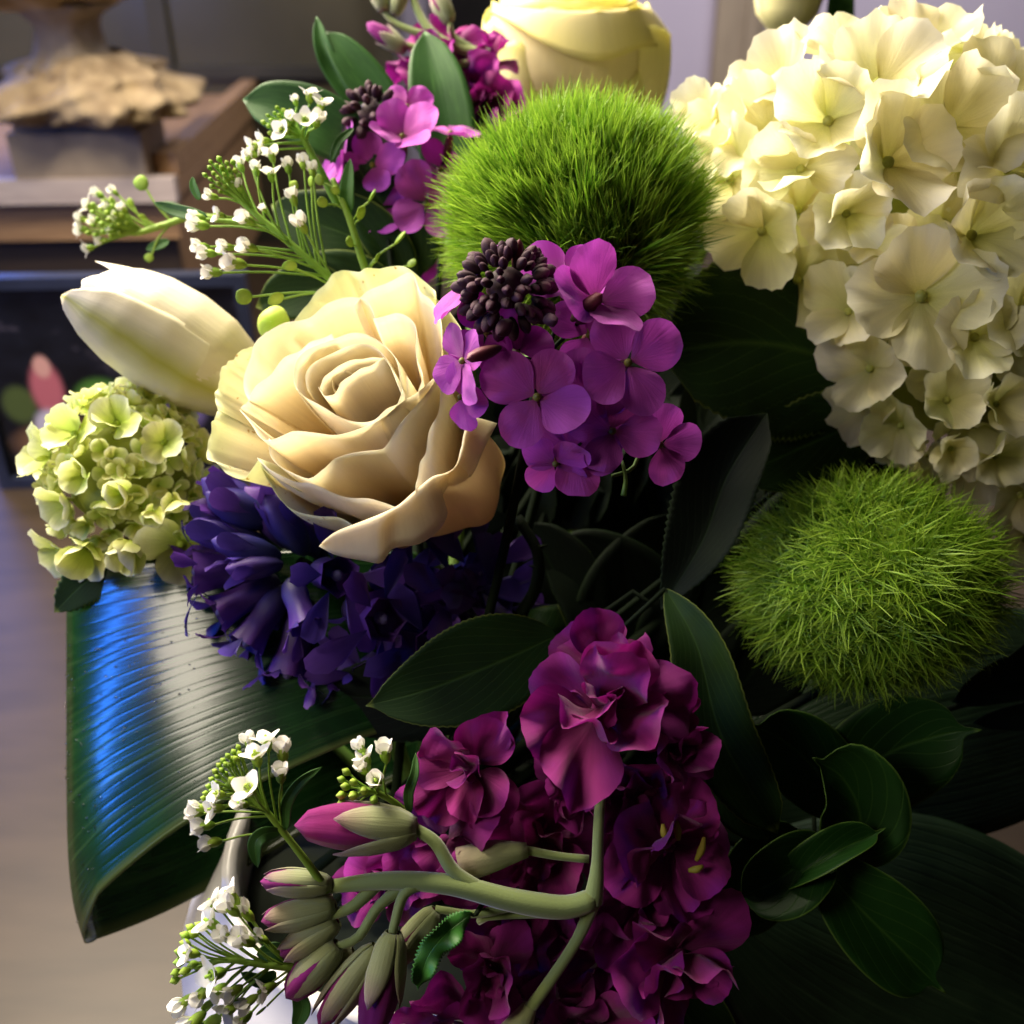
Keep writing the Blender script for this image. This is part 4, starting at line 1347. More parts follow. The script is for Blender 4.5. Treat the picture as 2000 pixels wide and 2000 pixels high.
# ------------------------------------------------------------------ hyacinth
M_HYA = petal_mat('hyacinth_violet', [(0, '#23264a'), (.35, '#32296a'), (.75, '#452a7c'), (1, '#563490')], trans=.15, rough=.45, bump=.3, vein=8, var=.18, hue=.018, spec=.4, mscale=80, mottle=.25)
M_HYAL = petal_mat('hyacinth_lobe', [(0, '#3a2a72'), (.6, '#4a2c84'), (1, '#5c3a98')], trans=.2, rough=.45, bump=.3, vein=8, var=.15, hue=.02, spec=.4, mscale=80)
M_HYAE = petal_mat('hyacinth_throat', [(0, '#4c4680'), (1, '#8478ae')], trans=.1, rough=.5, mscale=80)


def hya_tube():
    g = G()
    t = np.linspace(0, 1, 12)
    prof = np.interp(t, [0, .1, .3, .55, .75, 1], [.10, .20, .25, .22, .24, .30])
    th = np.linspace(0, 2 * np.pi, 18, endpoint=False)
    g.grid(np.array([[((1 + .10 * math.cos(6 * a) * t[j]) * prof[j] * math.cos(a), (1 + .10 * math.cos(6 * a) * t[j]) * prof[j] * math.sin(a), t[j]) for j in range(12)] for a in th]), closed=True)
    return g.mesh('floret', M_HYA)


HT = hya_tube()
HB = bud_mesh('floret', M_HYA, .23, .08, .45, 18)
HL = [fan(M_HYAL, 24, .42, 8, 9, 0, cup=(-.2, -.3, .1)[i % 3], side=1.0, wave=.05, seed=120 + i, roll=(.3, .5, .1)[i % 3], name='lobe') for i in range(3)]
HE = ball_mesh('throat', M_HYAE, .09, -.02, 1.6)
T = Thing('hyacinth', 'deep violet blue hyacinth below the cream rose', 'hyacinth', 620, 1110, .385)
rh = random.Random(12)


def hya(a, b, w=1.0, opening=25, lobe=.55, closed=False):
    a, b = T.L(*a), T.L(*b)
    L = np.linalg.norm(b - a)
    n = (b - a) / L
    if closed:
        c = T.inst('floret', HB, Matrix.Translation(Vector(a * T.s)) @ facing(n, rh.uniform(0, 60)) @ Matrix.Diagonal((L * T.s * w, L * T.s * w, L * T.s, 1)))
        for i in range(3):
            T.inst('lobe', rh.choice(HL), rot(i * 120 + rh.uniform(-10, 10), 'Z') @ Matrix.Translation((0, .20, .36)) @ rot(87, 'X') @ Matrix.Scale(.66, 4), c)
        return
    c = T.inst('floret', HT, Matrix.Translation(Vector(a * T.s)) @ facing(n, rh.uniform(0, 60)) @ Matrix.Diagonal((L * T.s * w, L * T.s * w, L * T.s, 1)))
    for i in range(6):
        T.inst('lobe', rh.choice(HL), rot(i * 60 + rh.uniform(-8, 8), 'Z') @ Matrix.Translation((0, .26, .94)) @ rot(opening + rh.uniform(-14, 14), 'X') @ Matrix.Scale(lobe * rh.uniform(.85, 1.15), 4), c)
    T.inst('throat', HE, Matrix.Translation((0, 0, .9)), c)


q = lambda x, y: (350 + x * .3882, 900 + y * .3882)
C0 = (585, 1100)
for (bx, by, tx, ty, z, cl, w) in (
        (480, 310, 110, 90, 60, 1, .8), (480, 320, 130, 160, 90, 1, .9), (440, 420, 20, 330, 90, 1, .75), (510, 480, 160, 400, 120, 1, .75), (470, 530, 70, 560, 70, 0, .8),
        (520, 520, 230, 545, 130, 1, .75), (500, 600, 190, 770, 70, 0, .75), (530, 640, 330, 930, 80, 0, .72), (560, 600, 640, 840, 130, 0, .8), (640, 700, 540, 1090, 60, 0, .7),
        (580, 440, 330, 130, 60, 1, .8), (640, 470, 430, 170, 90, 1, .8), (690, 480, 560, 230, 60, 1, .8), (720, 500, 640, 250, 20, 1, .8), (700, 760, 720, 1130, 30, 0, .6),
        (560, 640, 450, 850, 40, 1, .7), (740, 780, 860, 1080, 20, 0, .7), (300, 300, 210, 60, 20, 1, .8)):
    x0, y0 = q(bx, by)
    x1, y1 = q(tx, ty)
    hya((x0, y0, z - 50), (x1, y1, z), w * 1.25, rh.uniform(35, 60) if not cl else 20, .5, bool(cl))
for (bx, by, tx, ty, z, op) in ((700, 560, 810, 580, 120, 25), (860, 740, 1040, 800, 110, 12), (1100, 560, 1230, 620, 40, 20), (1250, 700, 1420, 640, 30, 30), (1150, 850, 1280, 930, 40, 20),
                                (1350, 620, 1520, 560, 0, 30), (1450, 700, 1600, 720, -10, 30), (980, 950, 960, 1090, 30, 25), (1000, 600, 1060, 560, 40, 20), (1320, 820, 1420, 860, 0, 20)):
    x0, y0 = q(bx, by)
    x1, y1 = q(tx, ty)
    hya((x0, y0, z - 70), (x1, y1, z + 25), 1.12, op, .88)
g = G()
g.tube([T.L(*C0, 40), T.L(640, 1130, 0), T.L(760, 1170, -40), T.L(950, 1190, -110)], [14, 22, 26, 26], 12, m=18)
T.part('flower_stalk', g, M_SHADESTEM)
stem(T, T.L(940, 1188, -105), 22, 22, M_SHADESTEM)

# ------------------------------------------------------------------ pennycress
M_WHITE = petal_mat('pennycress_white', [(0, '#eceadc'), (1, '#f8f5f2')], trans=.2, rough=.6, bump=.1, var=.04, mscale=100)
M_LIME = petal_mat('pennycress_green', [(0, '#6d8f22'), (.6, '#8fb038'), (1, '#a9c455')], trans=.15, rough=.55, bump=.2, var=.14, hue=.012, mscale=100)
M_LIMESTEM = petal_mat('pennycress_stem', [(0, '#6b8d2c'), (1, '#86a740')], trans=.05, rough=.55, bump=.2, vein=5, var=.08, mscale=100)


def pf_mesh(k, seed):
    """Tiny flower along +Z: green calyx and four white petals."""
    rs = np.random.default_rng(seed)
    g = G()
    t = np.linspace(0, 1, 6)
    pr = np.interp(t, [0, .3, .7, 1], [.08, .20, .22, .17]) if k < 2 else np.interp(t, [0, .3, .6, 1], [.12, .30, .32, .03])
    h = .62 if k < 2 else .8
    th = np.linspace(0, 2 * np.pi, 10, endpoint=False)
    g.grid(np.array([[(pr[j] * (1 + .1 * math.cos(4 * a)) * math.cos(a), pr[j] * (1 + .1 * math.cos(4 * a)) * math.sin(a), t[j] * h) for j in range(6)] for a in th]), closed=True, mi=0)
    if k < 2:
        for i in range(4):
            a = i * math.pi / 2 + rs.uniform(-.2, .2)
            op = (.9, .35)[k] + rs.uniform(-.15, .15)
            d = V(math.cos(a), math.sin(a), 0)
            s_ = V(-math.sin(a), math.cos(a), 0)
            rows = []
            for u in np.linspace(-1, 1, 6):
                row = []
                for v in np.linspace(0, 1, 6):
                    w = .30 * math.sin(.35 + v * 2.45) * 1.2
                    rr = .10 + v * v * .50 * op + .12 * v
                    row.append(d * rr + s_ * u * w + V(0, 0, .40 + v * (.72 - .30 * op)) - d * abs(u) * .03)
                rows.append(row)
            g.grid(np.array(rows), mi=1)
        g.tube([V(0, 0, .5), V(0, 0, .8)], [.08, .06], 6, mi=0)
    elif k == 2:
        pass
    return g.mesh('floret', [M_LIME, M_WHITE])


PF = [pf_mesh(0, 1), pf_mesh(0, 2), pf_mesh(1, 3), pf_mesh(1, 4)]
PB = pf_mesh(2, 5)


def pod_mesh():
    g = G()
    th = np.linspace(0, 2 * np.pi, 16, endpoint=False)
    ph = np.linspace(.02, np.pi - .02, 7)
    P = np.array([[(.5 * math.cos(a) * math.sin(b), .12 * math.cos(b), .55 + .55 * math.sin(a) * math.sin(b) * (1 - .12 * (math.sin(a) > .9))) for b in ph] for a in th])
    g.grid(P, closed=True)
    return g.mesh('pod', M_LIME)


POD = pod_mesh()
M_PLEAF = leaf_mat('pennycress_leaf', '#2f5a22', '#477a30', '#6b9a48', rough=.5, trans=.2, veins=6)


def blade(T, pts, w, mat, nrm=(0, 0, 1), fold=.25, peak=.42, nu=11, nv=26, serr=0, name='leaf', curl=0, parent=None, tipw=1.0, thick=2, twist=0, wavy=0, seed=0, asym=0, kind=None, g=None, sharp=.62, horn=0):
    """A leaf along the spine pts; w half width, fold lifts the margins towards nrm."""
    c = spline(pts, nv)
    Tn = np.gradient(c, axis=0)
    Tn /= np.linalg.norm(Tn, axis=1, keepdims=True) + 1e-9
    v = np.linspace(0, 1, nv)
    nr = np.array([unit(nrm)] * nv)
    S = np.cross(Tn, nr)
    S /= np.linalg.norm(S, axis=1, keepdims=True) + 1e-9
    Nn = np.cross(S, Tn)
    if twist:
        an = np.radians(twist) * v
        S, Nn = S * np.cos(an)[:, None] + Nn * np.sin(an)[:, None], -S * np.sin(an)[:, None] + Nn * np.cos(an)[:, None]
    a = peak / (1 - peak)
    prof = (v ** (sharp * a)) * ((1 - v) ** sharp)
    prof = prof / prof.max()
    prof = np.maximum(prof, .015)
    tip = np.clip((v - .9) / .1, 0, 1)
    prof = prof * (1 - .55 * tip * tipw)
    rs = np.random.default_rng(seed)
    if horn:
        vb = np.clip(v / .9, 0, 1)
        prof = (vb ** (.5 * a)) * ((1 - vb) ** .42)
        prof = np.maximum(prof / prof.max(), .13 * np.clip((1 - v) / .14, 0, 1) * (v > .5) + .01)
        c = c + Nn * (horn * np.clip((v - .8) / .2, 0, 1) ** 2)[:, None]
    if serr:
        prof = prof * (1 + serr * np.array([((k * 1.0) % 2) - .5 for k in range(nv)]) * 2 * (prof > .15))
    u = np.linspace(-1, 1, nu)
    W = w * prof
    P = c[None] + (u[:, None] * W[None])[..., None] * S[None] * (1 - .15 * abs(fold)) \
        + ((np.abs(u)[:, None] ** 1.3) * W[None] * fold + curl * (u[:, None] ** 2) * W[None] * v[None])[..., None] * Nn[None]
    if asym:
        P = P + ((np.clip(u, 0, 1)[:, None] ** 1.6) * W[None] * asym)[..., None] * Nn[None]
    if wavy:
        P = P + (np.sin(v[None] * 14 + 2.5 * np.sign(u)[:, None] + seed) * np.abs(u)[:, None] ** 2 * w * wavy)[..., None] * Nn[None]
    own = g is None
    g = g or G()
    g.grid(P, thick=thick)
    if not own:
        return g
    return T.part(name, g, mat, parent)


def pennycress(label, x, y, d, spine, heads, leaves=(), pods=(), seed=0):
    """spine: stem points from below to the tip; heads: florets (x, y, z, kind, size)."""
    T = Thing('pennycress', label, 'pennycress', x, y, d, 'white pennycress sprigs')
    rs = np.random.default_rng(seed)
    sp_ = spline(T.LS(spine), 40)
    g = G()
    g.tube(sp_, [9, 7, 5.5], 8)
    tip = sp_[-1]
    tdir = unit(sp_[-1] - sp_[-6])
    n = 0
    for (fx, fy, fz, k, sz) in heads:
        p = T.L(fx, fy, fz)
        al = 39 - min(34, int(np.linalg.norm(p - tip) * .16) + 2)
        b = sp_[al]
        mid = b * .45 + p * .55 + tdir * 6
        g.tube([b, mid, p], [2.6, 2.0, 2.2], 6, m=8, caps=False)
        dr = unit(p - b + tdir * 10 + V(0, 0, 6))
        T.inst(('pod' if k == 3 else 'bud' if k == 2 else 'floret'), POD if k == 3 else PB if k == 2 else PF[(n * 3 + k) % 2 + (0 if k == 0 else 2)], T.M(p, facing(dr, rs.uniform(0, 90)), sz * (.8 if k == 3 else 1.0 if k == 2 else 1.22)))
        n += 1
    T.part('stem', g, M_LIMESTEM)
    for (pts, w, *o) in leaves:
        blade(T, T.LS(pts), w, M_PLEAF, **(o[0] if o else {}))
    return T


def cluster(cx, cy, z, r, n, k, sz, seed, dirx=0, diry=0):
    rs = np.random.default_rng(seed)
    out = []
    for i in range(n):
        a = i * 2.4
        q_ = r * math.sqrt((i + .5) / n)
        out.append((cx + q_ * math.cos(a) + dirx * (1 - q_ / r), cy + q_ * math.sin(a) + diry * (1 - q_ / r), z + (1 - q_ / r) * r * .7, k, sz * rs.uniform(.8, 1.15)))
    return out


c1 = lambda L: [(x * .3623, y * .3623, z, k, s) for (x, y, z, k, s) in L]
hA = c1([(1180, 1070, 40, 1, 24), (1220, 1170, 60, 0, 24), (1310, 1040, 50, 1, 24), (1310, 930, 10, 1, 26), (1350, 880, -10, 1, 22), (1475, 880, 0, 0, 28), (1470, 985, 40, 0, 28), (1390, 950, 20, 1, 24),
         (1560, 940, 0, 1, 26), (1640, 920, -10, 1, 26), (1690, 960, -10, 1, 26), (1680, 1010, 10, 3, 26), (1590, 1030, 30, 3, 24), (1595, 1110, 50, 1, 28), (1440, 1150, 70, 1, 16), (1375, 1210, 80, 1, 32),
         (1655, 1260, 60, 1, 34), (1130, 1220, 30, 1, 34), (1130, 1330, 40, 1, 28), (1170, 1370, 60, 1, 30), (1270, 1340, 70, 1, 28), (1390, 1350, 80, 1, 32), (1330, 1430, 70, 1, 38), (1200, 1470, 60, 1, 32),
         (1595, 1450, 70, 3, 34), (1360, 1600, 50, 3, 38), (1530, 1610, 70, 3, 40), (1110, 1180, 20, 1, 28)])
hA += cluster(436, 345, 60, 34, 22, 2, 15, 3)
pennycress('white pennycress sprig above the lily bud, largest of the upper three', 640, 545, .37, [(700, 600, -40), (648, 547, 0), (560, 470, 20), (490, 410, 30), (440, 362, 40)], hA, seed=2,
           leaves=[([(405, 425, 0), (340, 410, -10), (300, 395, -10)], 13), ([(390, 390, -10), (378, 365, -10), (376, 345, -10)], 8)])
hB = c1([(1670, 560, 20, 0, 28), (1720, 610, 30, 0, 30), (1600, 575, 10, 1, 18), (1590, 660, 40, 1, 22), (1650, 680, 50, 0, 28), (1555, 715, 50, 0, 28), (1460, 760, 30, 0, 26), (1410, 790, 30, 0, 28), (1400, 830, 30, 1, 26),
         (1700, 690, 30, 1, 30), (1440, 800, 30, 0, 22)]) + cluster(548, 240, 40, 30, 20, 2, 13, 4)
pennycress('smaller white pennycress sprig tip just left of the rear wallflower', 620, 320, .385, [(660, 400, -20), (616, 315, 0), (585, 260, 10), (556, 235, 20)], hB, seed=3,
           leaves=[([(680, 420, 40), (678, 370, 50), (684, 310, 50)], 14), ([(690, 250, 30), (660, 280, 40), (645, 320, 40)], 8)])
hC = c1([(560, 1065, 0, 1, 22), (640, 1055, 0, 1, 20), (515, 1130, 10, 0, 24), (480, 1190, 10, 0, 24), (485, 1240, 10, 0, 26), (550, 1205, 20, 1, 22), (690, 1150, 20, 1, 20), (600, 1150, 20, 1, 20), (510, 1330, 10, 0, 22),
         (720, 1110, 0, 3, 20), (790, 1020, 0, 3, 36), (890, 1220, 0, 3, 18), (640, 1250, 10, 1, 20), (580, 1290, 10, 1, 20), (820, 1370, 0, 3, 22), (660, 1200, 15, 1, 22), (620, 1100, 10, 2, 18), (700, 1230, 10, 3, 22), (790, 1180, 10, 3, 18)]) \
    + cluster(212, 432, 20, 42, 24, 2, 14, 5)
pennycress('distant blurred pennycress sprig in front of the wooden shelf', 384, 424, .44, [(500, 440, -20), (384, 424, 0), (320, 440, 0), (262, 455, 0), (215, 440, 10)], hC, seed=4,
           leaves=[([(375, 430, 0), (340, 410, 0), (308, 398, 0)], 14), ([(330, 470, 0), (305, 480, 0), (285, 488, 0)], 10)])
pp = [(735, 510, 20, 3, 22), (702, 430, 20, 3, 34), (720, 395, 20, 3, 34), (770, 478, 10, 3, 42), (690, 480, 20, 3, 26), (640, 400, 20, 3, 26), (632, 358, 0, 3, 26), (660, 380, 20, 3, 22), (795, 520, 0, 3, 26)]
pennycress('bare pennycress stalk with green seed pods just above the cream rose', 715, 540, .378, [(740, 580, -20), (712, 520, 0), (690, 450, 10), (672, 400, 10), (650, 350, 0)], pp, seed=6)
c5 = lambda L: [(300 + x * .3623, 1400 + y * .3623, z, k, s) for (x, y, z, k, s) in L]
hD = c5([(530, 190, 20, 1, 32), (620, 190, 30, 0, 36), (570, 270, 50, 0, 38), (700, 250, 30, 1, 40), (690, 360, 50, 1, 34), (545, 420, 80, 0, 40), (440, 360, 60, 2, 26), (385, 490, 60, 0, 34), (300, 490, 50, 1, 32),
         (270, 520, 40, 1, 28), (330, 580, 50, 1, 36), (370, 670, 50, 1, 36), (460, 255, 40, 2, 22), (510, 480, 70, 1, 30), (390, 420, 60, 0, 28)]) \
    + [(300 + .3623 * x, 1400 + .3623 * y, 40 + (i % 3) * 8, 2, 17) for i, (x, y) in enumerate([(465, 180), (440, 205), (410, 225), (430, 240), (385, 250), (400, 270), (365, 275), (380, 300), (345, 305), (360, 330), (330, 345), (350, 365),
                                                                                               (315, 380), (335, 400), (300, 415), (320, 435), (470, 215), (420, 270), (400, 320), (370, 390), (450, 240), (290, 440)])]
pennycress('white pennycress sprig in front of the folded glossy leaf', 600, 1690, .305, [(640, 1740, -20), (600, 1685, 0), (545, 1615, 20), (505, 1570, 30), (440, 1530, 40)], hD, seed=7,
           leaves=[([(558, 1622, 20), (560, 1570, 30), (585, 1530, 30), (628, 1498, 20)], 11), ([(548, 1625, 20), (515, 1630, 40), (498, 1650, 45), (503, 1695, 40)], 15)])
hE = c5([(1140, 210, 20, 1, 30), (1165, 260, 30, 0, 30), (1255, 250, 20, 1, 38), (1150, 310, 40, 1, 28), (1215, 370, 50, 1, 36), (1100, 480, 40, 0, 30), (1095, 360, 50, 2, 24), (1060, 310, 30, 2, 24), (1035, 345, 30, 2, 22),
         (1060, 380, 40, 2, 26), (1100, 420, 50, 2, 28), (1040, 420, 40, 2, 26), (1040, 460, 40, 2, 26), (1150, 400, 50, 2, 26), (1200, 440, 50, 2, 26)])
pennycress('short white pennycress tip just above the magenta stock bud', 782, 1574, .318, [(830, 1640, -20), (785, 1580, 0), (740, 1550, 20), (700, 1540, 30)], hE, seed=8,
           leaves=[([(800, 1590, 10), (798, 1550, 20), (810, 1510, 20), (812, 1470, 10)], 10)])
hF = c5([(370, 1050, 20, 0, 38), (460, 1010, 20, 0, 40), (460, 1070, 50, 1, 40), (365, 1150, 50, 0, 42), (540, 1100, 20, 1, 40), (270, 1140, 30, 2, 26), (225, 1150, 30, 2, 26), (200, 1190, 40, 2, 28), (240, 1180, 40, 2, 26),
         (200, 1230, 50, 2, 28), (175, 1270, 50, 2, 28), (250, 1280, 70, 0, 34), (170, 1320, 50, 2, 28), (150, 1370, 50, 2, 26), (140, 1410, 50, 2, 24), (200, 1360, 60, 2, 28), (390, 1370, 80, 0, 44), (545, 1230, 60, 1, 42),
         (440, 1210, 60, 1, 36), (215, 1500, 50, 1, 38), (305, 1460, 70, 1, 36), (280, 1590, 60, 1, 46), (390, 1440, 60, 0, 36), (460, 1530, 60, 0, 40), (360, 1610, 60, 3, 40), (560, 1500, 50, 1, 36), (660, 1440, 30, 0, 38),
         (330, 1520, 50, 3, 36), (240, 1330, 60, 2, 26), (480, 1450, 60, 1, 34), (610, 1560, 40, 3, 30), (530, 1590, 40, 1, 34), (620, 1220, 20, 1, 30), (300, 1640, 50, 1, 36)])
pennycress('dense white pennycress sprig in the bottom left corner before the white pot', 561, 1890, .31, [(700, 1890, -40), (600, 1892, 0), (520, 1885, 30), (440, 1875, 40), (380, 1890, 45)], hF, seed=9,
           leaves=[([(540, 1900, 20), (510, 1915, 30), (470, 1900, 30)], 14), ([(560, 1890, 0), (540, 1860, 0), (500, 1865, 0)], 22), ([(580, 1935, 0), (590, 1970, 0), (575, 2010, 0)], 18)])

# ================================================================== foliage
M_SALAL = leaf_mat('salal_leaf', '#12260c', '#1c3611', '#35501f', '#6e7c38', rough=.6, spec=.15, trans=.10, veins=8, bump=.35)
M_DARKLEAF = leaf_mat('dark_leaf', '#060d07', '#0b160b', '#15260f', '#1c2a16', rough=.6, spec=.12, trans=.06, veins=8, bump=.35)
M_RUSCUS = leaf_mat('ruscus_leaf', '#264a1e', '#356029', '#4d7838', None, rough=.5, spec=.25, trans=.15, ribs=12, ribax='X', bump=.10)
M_GLOSS = leaf_mat('glossy_leaf', '#102c0b', '#183c10', '#36581f', '#4e6a2a', rough=.5, trans=.10, veins=5, bump=.3, spec=.2)
M_ASPI = leaf_mat('aspidistra_leaf', '#0d2a10', '#163a16', '#3c5c30', '#4f5a2c', rough=.23, trans=.05, ribs=26, bump=.08, bdist=.0010, spec=.55, coat=.25)
M_ASPI2 = leaf_mat('aspidistra_dull', '#182a1a', '#263a26', '#3f5238', None, rough=.36, trans=.05, ribs=36, ribax='X', bump=.4, bdist=.0008, spec=.3)

# folded glossy leaf on the left
T = Thing('aspidistra_leaf', 'big glossy ribbed leaf folded into a loop at the left', 'leaf', 700, 1330, .40)
xs = np.array([860, 700, 560, 430, 330, 250, 190, 150, 132, 130, 140, 175, 240, 330, 430, 560, 720, 860], float)
zs = np.array([20, 78, 100, 100, 88, 66, 40, 12, -14, -36, -56, -78, -98, -112, -118, -118, -110, -90], float)
yb = np.array([1395, 1445, 1505, 1570, 1632, 1695, 1750, 1795, 1822, 1838, 1843, 1838, 1816, 1778, 1725, 1645, 1555, 1480], float)
yt = np.array([1080, 1075, 1075, 1080, 1088, 1096, 1102, 1108, 1110, 1112, 1114, 1118, 1120, 1120, 1120, 1120, 1120, 1120], float)
ns, ntt = 72, 60
S_ = resample(np.stack([xs, zs, yb, yt], 1), ns)
P = np.zeros((ns, ntt, 3))
for i, (x, z, b, t0) in enumerate(S_):
    for j, t in enumerate(np.linspace(0, 1, ntt)):
        bul = 8 * math.sin(t * 3.1)
        P[i, j] = T.L(x + (34 * t ** 9 * max(0, 1 - abs(x - 130) / 60)), t0 + (b - t0) * t, z + bul * (1 if z > 0 else -1) + 120 * t - 50)
g = G()
g.grid(P, thick=3)
T.part('blade', g, M_ASPI)
m, nt, out = newmat('water_drop')
pb = N(nt, 'ShaderNodeBsdfPrincipled', i_Roughness=.03, i_IOR=1.33)
pb.inputs['Transmission Weight'].default_value = 1.0
nt.links.new(pb.outputs[0], out.inputs[0])
g = G()
rs = np.random.default_rng(3)
for k in range(130):
    i, j = int(rs.integers(14, 40)), int(min(58, max(2, rs.normal(22, 14))))
    p = P[i, j] + (P[i + 1, j] - P[i, j]) * rs.random() + (P[i, j + 1] - P[i, j]) * rs.random() + V(-.6, .3, 1.4)
    r_ = rs.uniform(1.0, 2.4)
    th = np.linspace(0, 2 * np.pi, 8, endpoint=False)
    ph = np.linspace(.05, np.pi - .05, 6)
    g.grid(p + r_ * np.array([[(math.cos(a) * math.sin(b), math.sin(a) * math.sin(b), .7 * math.cos(b)) for b in ph] for a in th])[::-1], closed=True)
T.part('droplets', g, m, kind='stuff')
g = G()
g.tube([T.L(860, 1300, -20), T.L(960, 1420, -80), local_pot(T, -.03, -.02)], [14, 12], 8, m=10)
T.part('leaf_stalk', g, M_SHADESTEM)

T = Thing('aspidistra_leaf', 'broad dull striped leaf in the bottom right corner', 'leaf', 1500, 1900, .40)
blade(T, T.LS([(1380, 1720, -60), (1600, 1830, 10), (1880, 1960, 20), (2300, 2150, -60)]), 330, M_ASPI2, fold=-.18, peak=.5, nv=40, nu=21, thick=3, nrm=(-.1, .25, 1))
g = G(); g.tube([T.L(1385, 1722, -60), local_pot(T, .03, 0)], [12, 12], 8, m=8); T.part('leaf_stalk', g, M_SHADESTEM)
T = Thing('aspidistra_leaf', 'dark broad leaf behind the curly green ball at the right edge', 'leaf', 1700, 1450, .44)
blade(T, T.LS([(1350, 1600, -40), (1600, 1480, 0), (1900, 1400, 0), (2300, 1330, -60)]), 230, M_ASPI2, fold=-.15, peak=.5, nv=40, nu=17, thick=3, nrm=(0, .2, 1))
g = G(); g.tube([T.L(1355, 1600, -40), local_pot(T, .04, 0)], [12, 12], 8, m=8); T.part('leaf_stalk', g, M_SHADESTEM)


def sprig(label, cat, x, y, d, leaves, mat, stalk, name='leaf_sprig', r=7, smat=None):
    T = Thing(name, label, cat, x, y, d)
    for (pts, w, *o) in leaves:
        blade(T, T.LS(pts), w, o[1] if len(o) > 1 else mat, **(o[0] if o else {}))
    g = G()
    pts = [T.L(*p) for p in stalk]
    g.tube(pts + [local_pot(T, *(random.uniform(-.04, .04) for _ in range(2)))], [r * .7, r, r * 1.2], 8, m=12)
    for (lp, w, *o) in leaves:
        a = T.L(*lp[0])
        b = min(spline(pts, 12), key=lambda q_: np.linalg.norm(q_ - a)) if len(pts) > 1 else pts[0]
        if np.linalg.norm(a - b) > 1:
            g.tube([a, (a + b) / 2 + V(0, -4, -4), b], [r * .5, r * .6], 6, m=5)
    T.part('stalk', g, smat or M_SHADESTEM)
    return T


sprig('upright pointed green leaves behind the rear wallflower', 'leaf sprig', 860, 400, .455,
      [([(866, 380, 0), (872, 280, 14), (854, 170, 18), (829, 60, 0)], 62, dict(fold=.22, peak=.45)),
       ([(780, 240, -20), (725, 172, -8), (676, 108, 0), (636, 62, 0)], 42, dict(fold=.2, peak=.4)),
       ([(700, 215, -20), (652, 140, -10), (630, 90, 0), (618, 32, 0)], 20, dict(fold=.4))], M_RUSCUS, [(800, 270, -20), (866, 385, -5)])
sprig('dark pointed leaf tip behind the smaller pennycress tip', 'leaf sprig', 720, 330, .42,
      [([(740, 330, -30), (640, 250, 0), (550, 212, 6), (474, 194, 0)], 62, dict(fold=.25, peak=.5))], M_RUSCUS, [(745, 335, -30)])
sprig('deep green leaves behind the pods above the cream rose', 'leaf sprig', 760, 520, .42,
      [([(800, 560, -20), (700, 470, 0), (600, 430, 6), (530, 400, 0)], 80, dict(fold=.2)),
       ([(780, 600, -20), (680, 560, 0), (590, 570, 4), (500, 600, 0)], 70, dict(fold=.2)),
       ([(820, 540, -30), (780, 450, -10), (720, 360, 0), (680, 300, 0)], 80, dict(fold=.2))], M_SALAL, [(830, 590, -30)])
sprig('large dark toothed leaf between the upper green ball and the hydrangea', 'leaf', 1640, 760, .405,
      [([(1740, 770, -20), (1600, 694, 0), (1460, 668, 10), (1290, 690, 0)], 190, dict(fold=.08, peak=.5, nv=60, nu=15, serr=.022, wavy=.03)),
       ([(1700, 820, -30), (1620, 850, 0), (1530, 890, 0), (1440, 930, -20)], 90, dict(fold=.1, nv=40, serr=.02))], M_SALAL, [(1745, 775, -25)])
sprig('folded toothed dark leaf with a thorny edge right of the wallflower', 'leaf', 1300, 1180, .36,
      [([(1290, 1190, -60), (1370, 1060, -20), (1420, 930, 0), (1498, 806, 14)], 84, dict(fold=.6, peak=.6, nv=56, nu=15, serr=.035, wavy=.04, nrm=(-.45, .2, .85), asym=-.3))], M_DARKLEAF, [(1290, 1192, -62), (1200, 1180, -90)])
sprig('pointed green leaf with a reddish tip above the stock', 'leaf', 1050, 1270, .35,
      [([(1090, 1240, -40), (980, 1290, 0), (840, 1345, 24), (714, 1379, 30)], 100, dict(fold=.12, peak=.42, nv=60, nu=15, serr=.012, curl=.1, nrm=(-.1, .15, 1), sharp=1.0))], M_SALAL, [(1092, 1240, -42)])
sprig('darker leaf just behind the red tipped leaf, below the hyacinth', 'leaf', 900, 1340, .375,
      [([(960, 1330, -20), (850, 1350, 0), (740, 1362, 6), (618, 1354, 0)], 92, dict(fold=.1, nv=40, serr=.015))], M_DARKLEAF, [(965, 1330, -20)])
sprig('long narrow folded leaf right of the magenta stock', 'leaf', 1320, 1200, .35,
      [([(1300, 1150, -60), (1360, 1260, -10), (1410, 1440, 20), (1518, 1628, 14)], 72, dict(fold=.35, peak=.55, nv=56, serr=.012, nrm=(-.25, .1, 1), curl=.2)),
       ([(1400, 1500, -40), (1450, 1570, -20), (1500, 1640, -10)], 60, dict(fold=.2))], M_SALAL, [(1300, 1150, -60)])
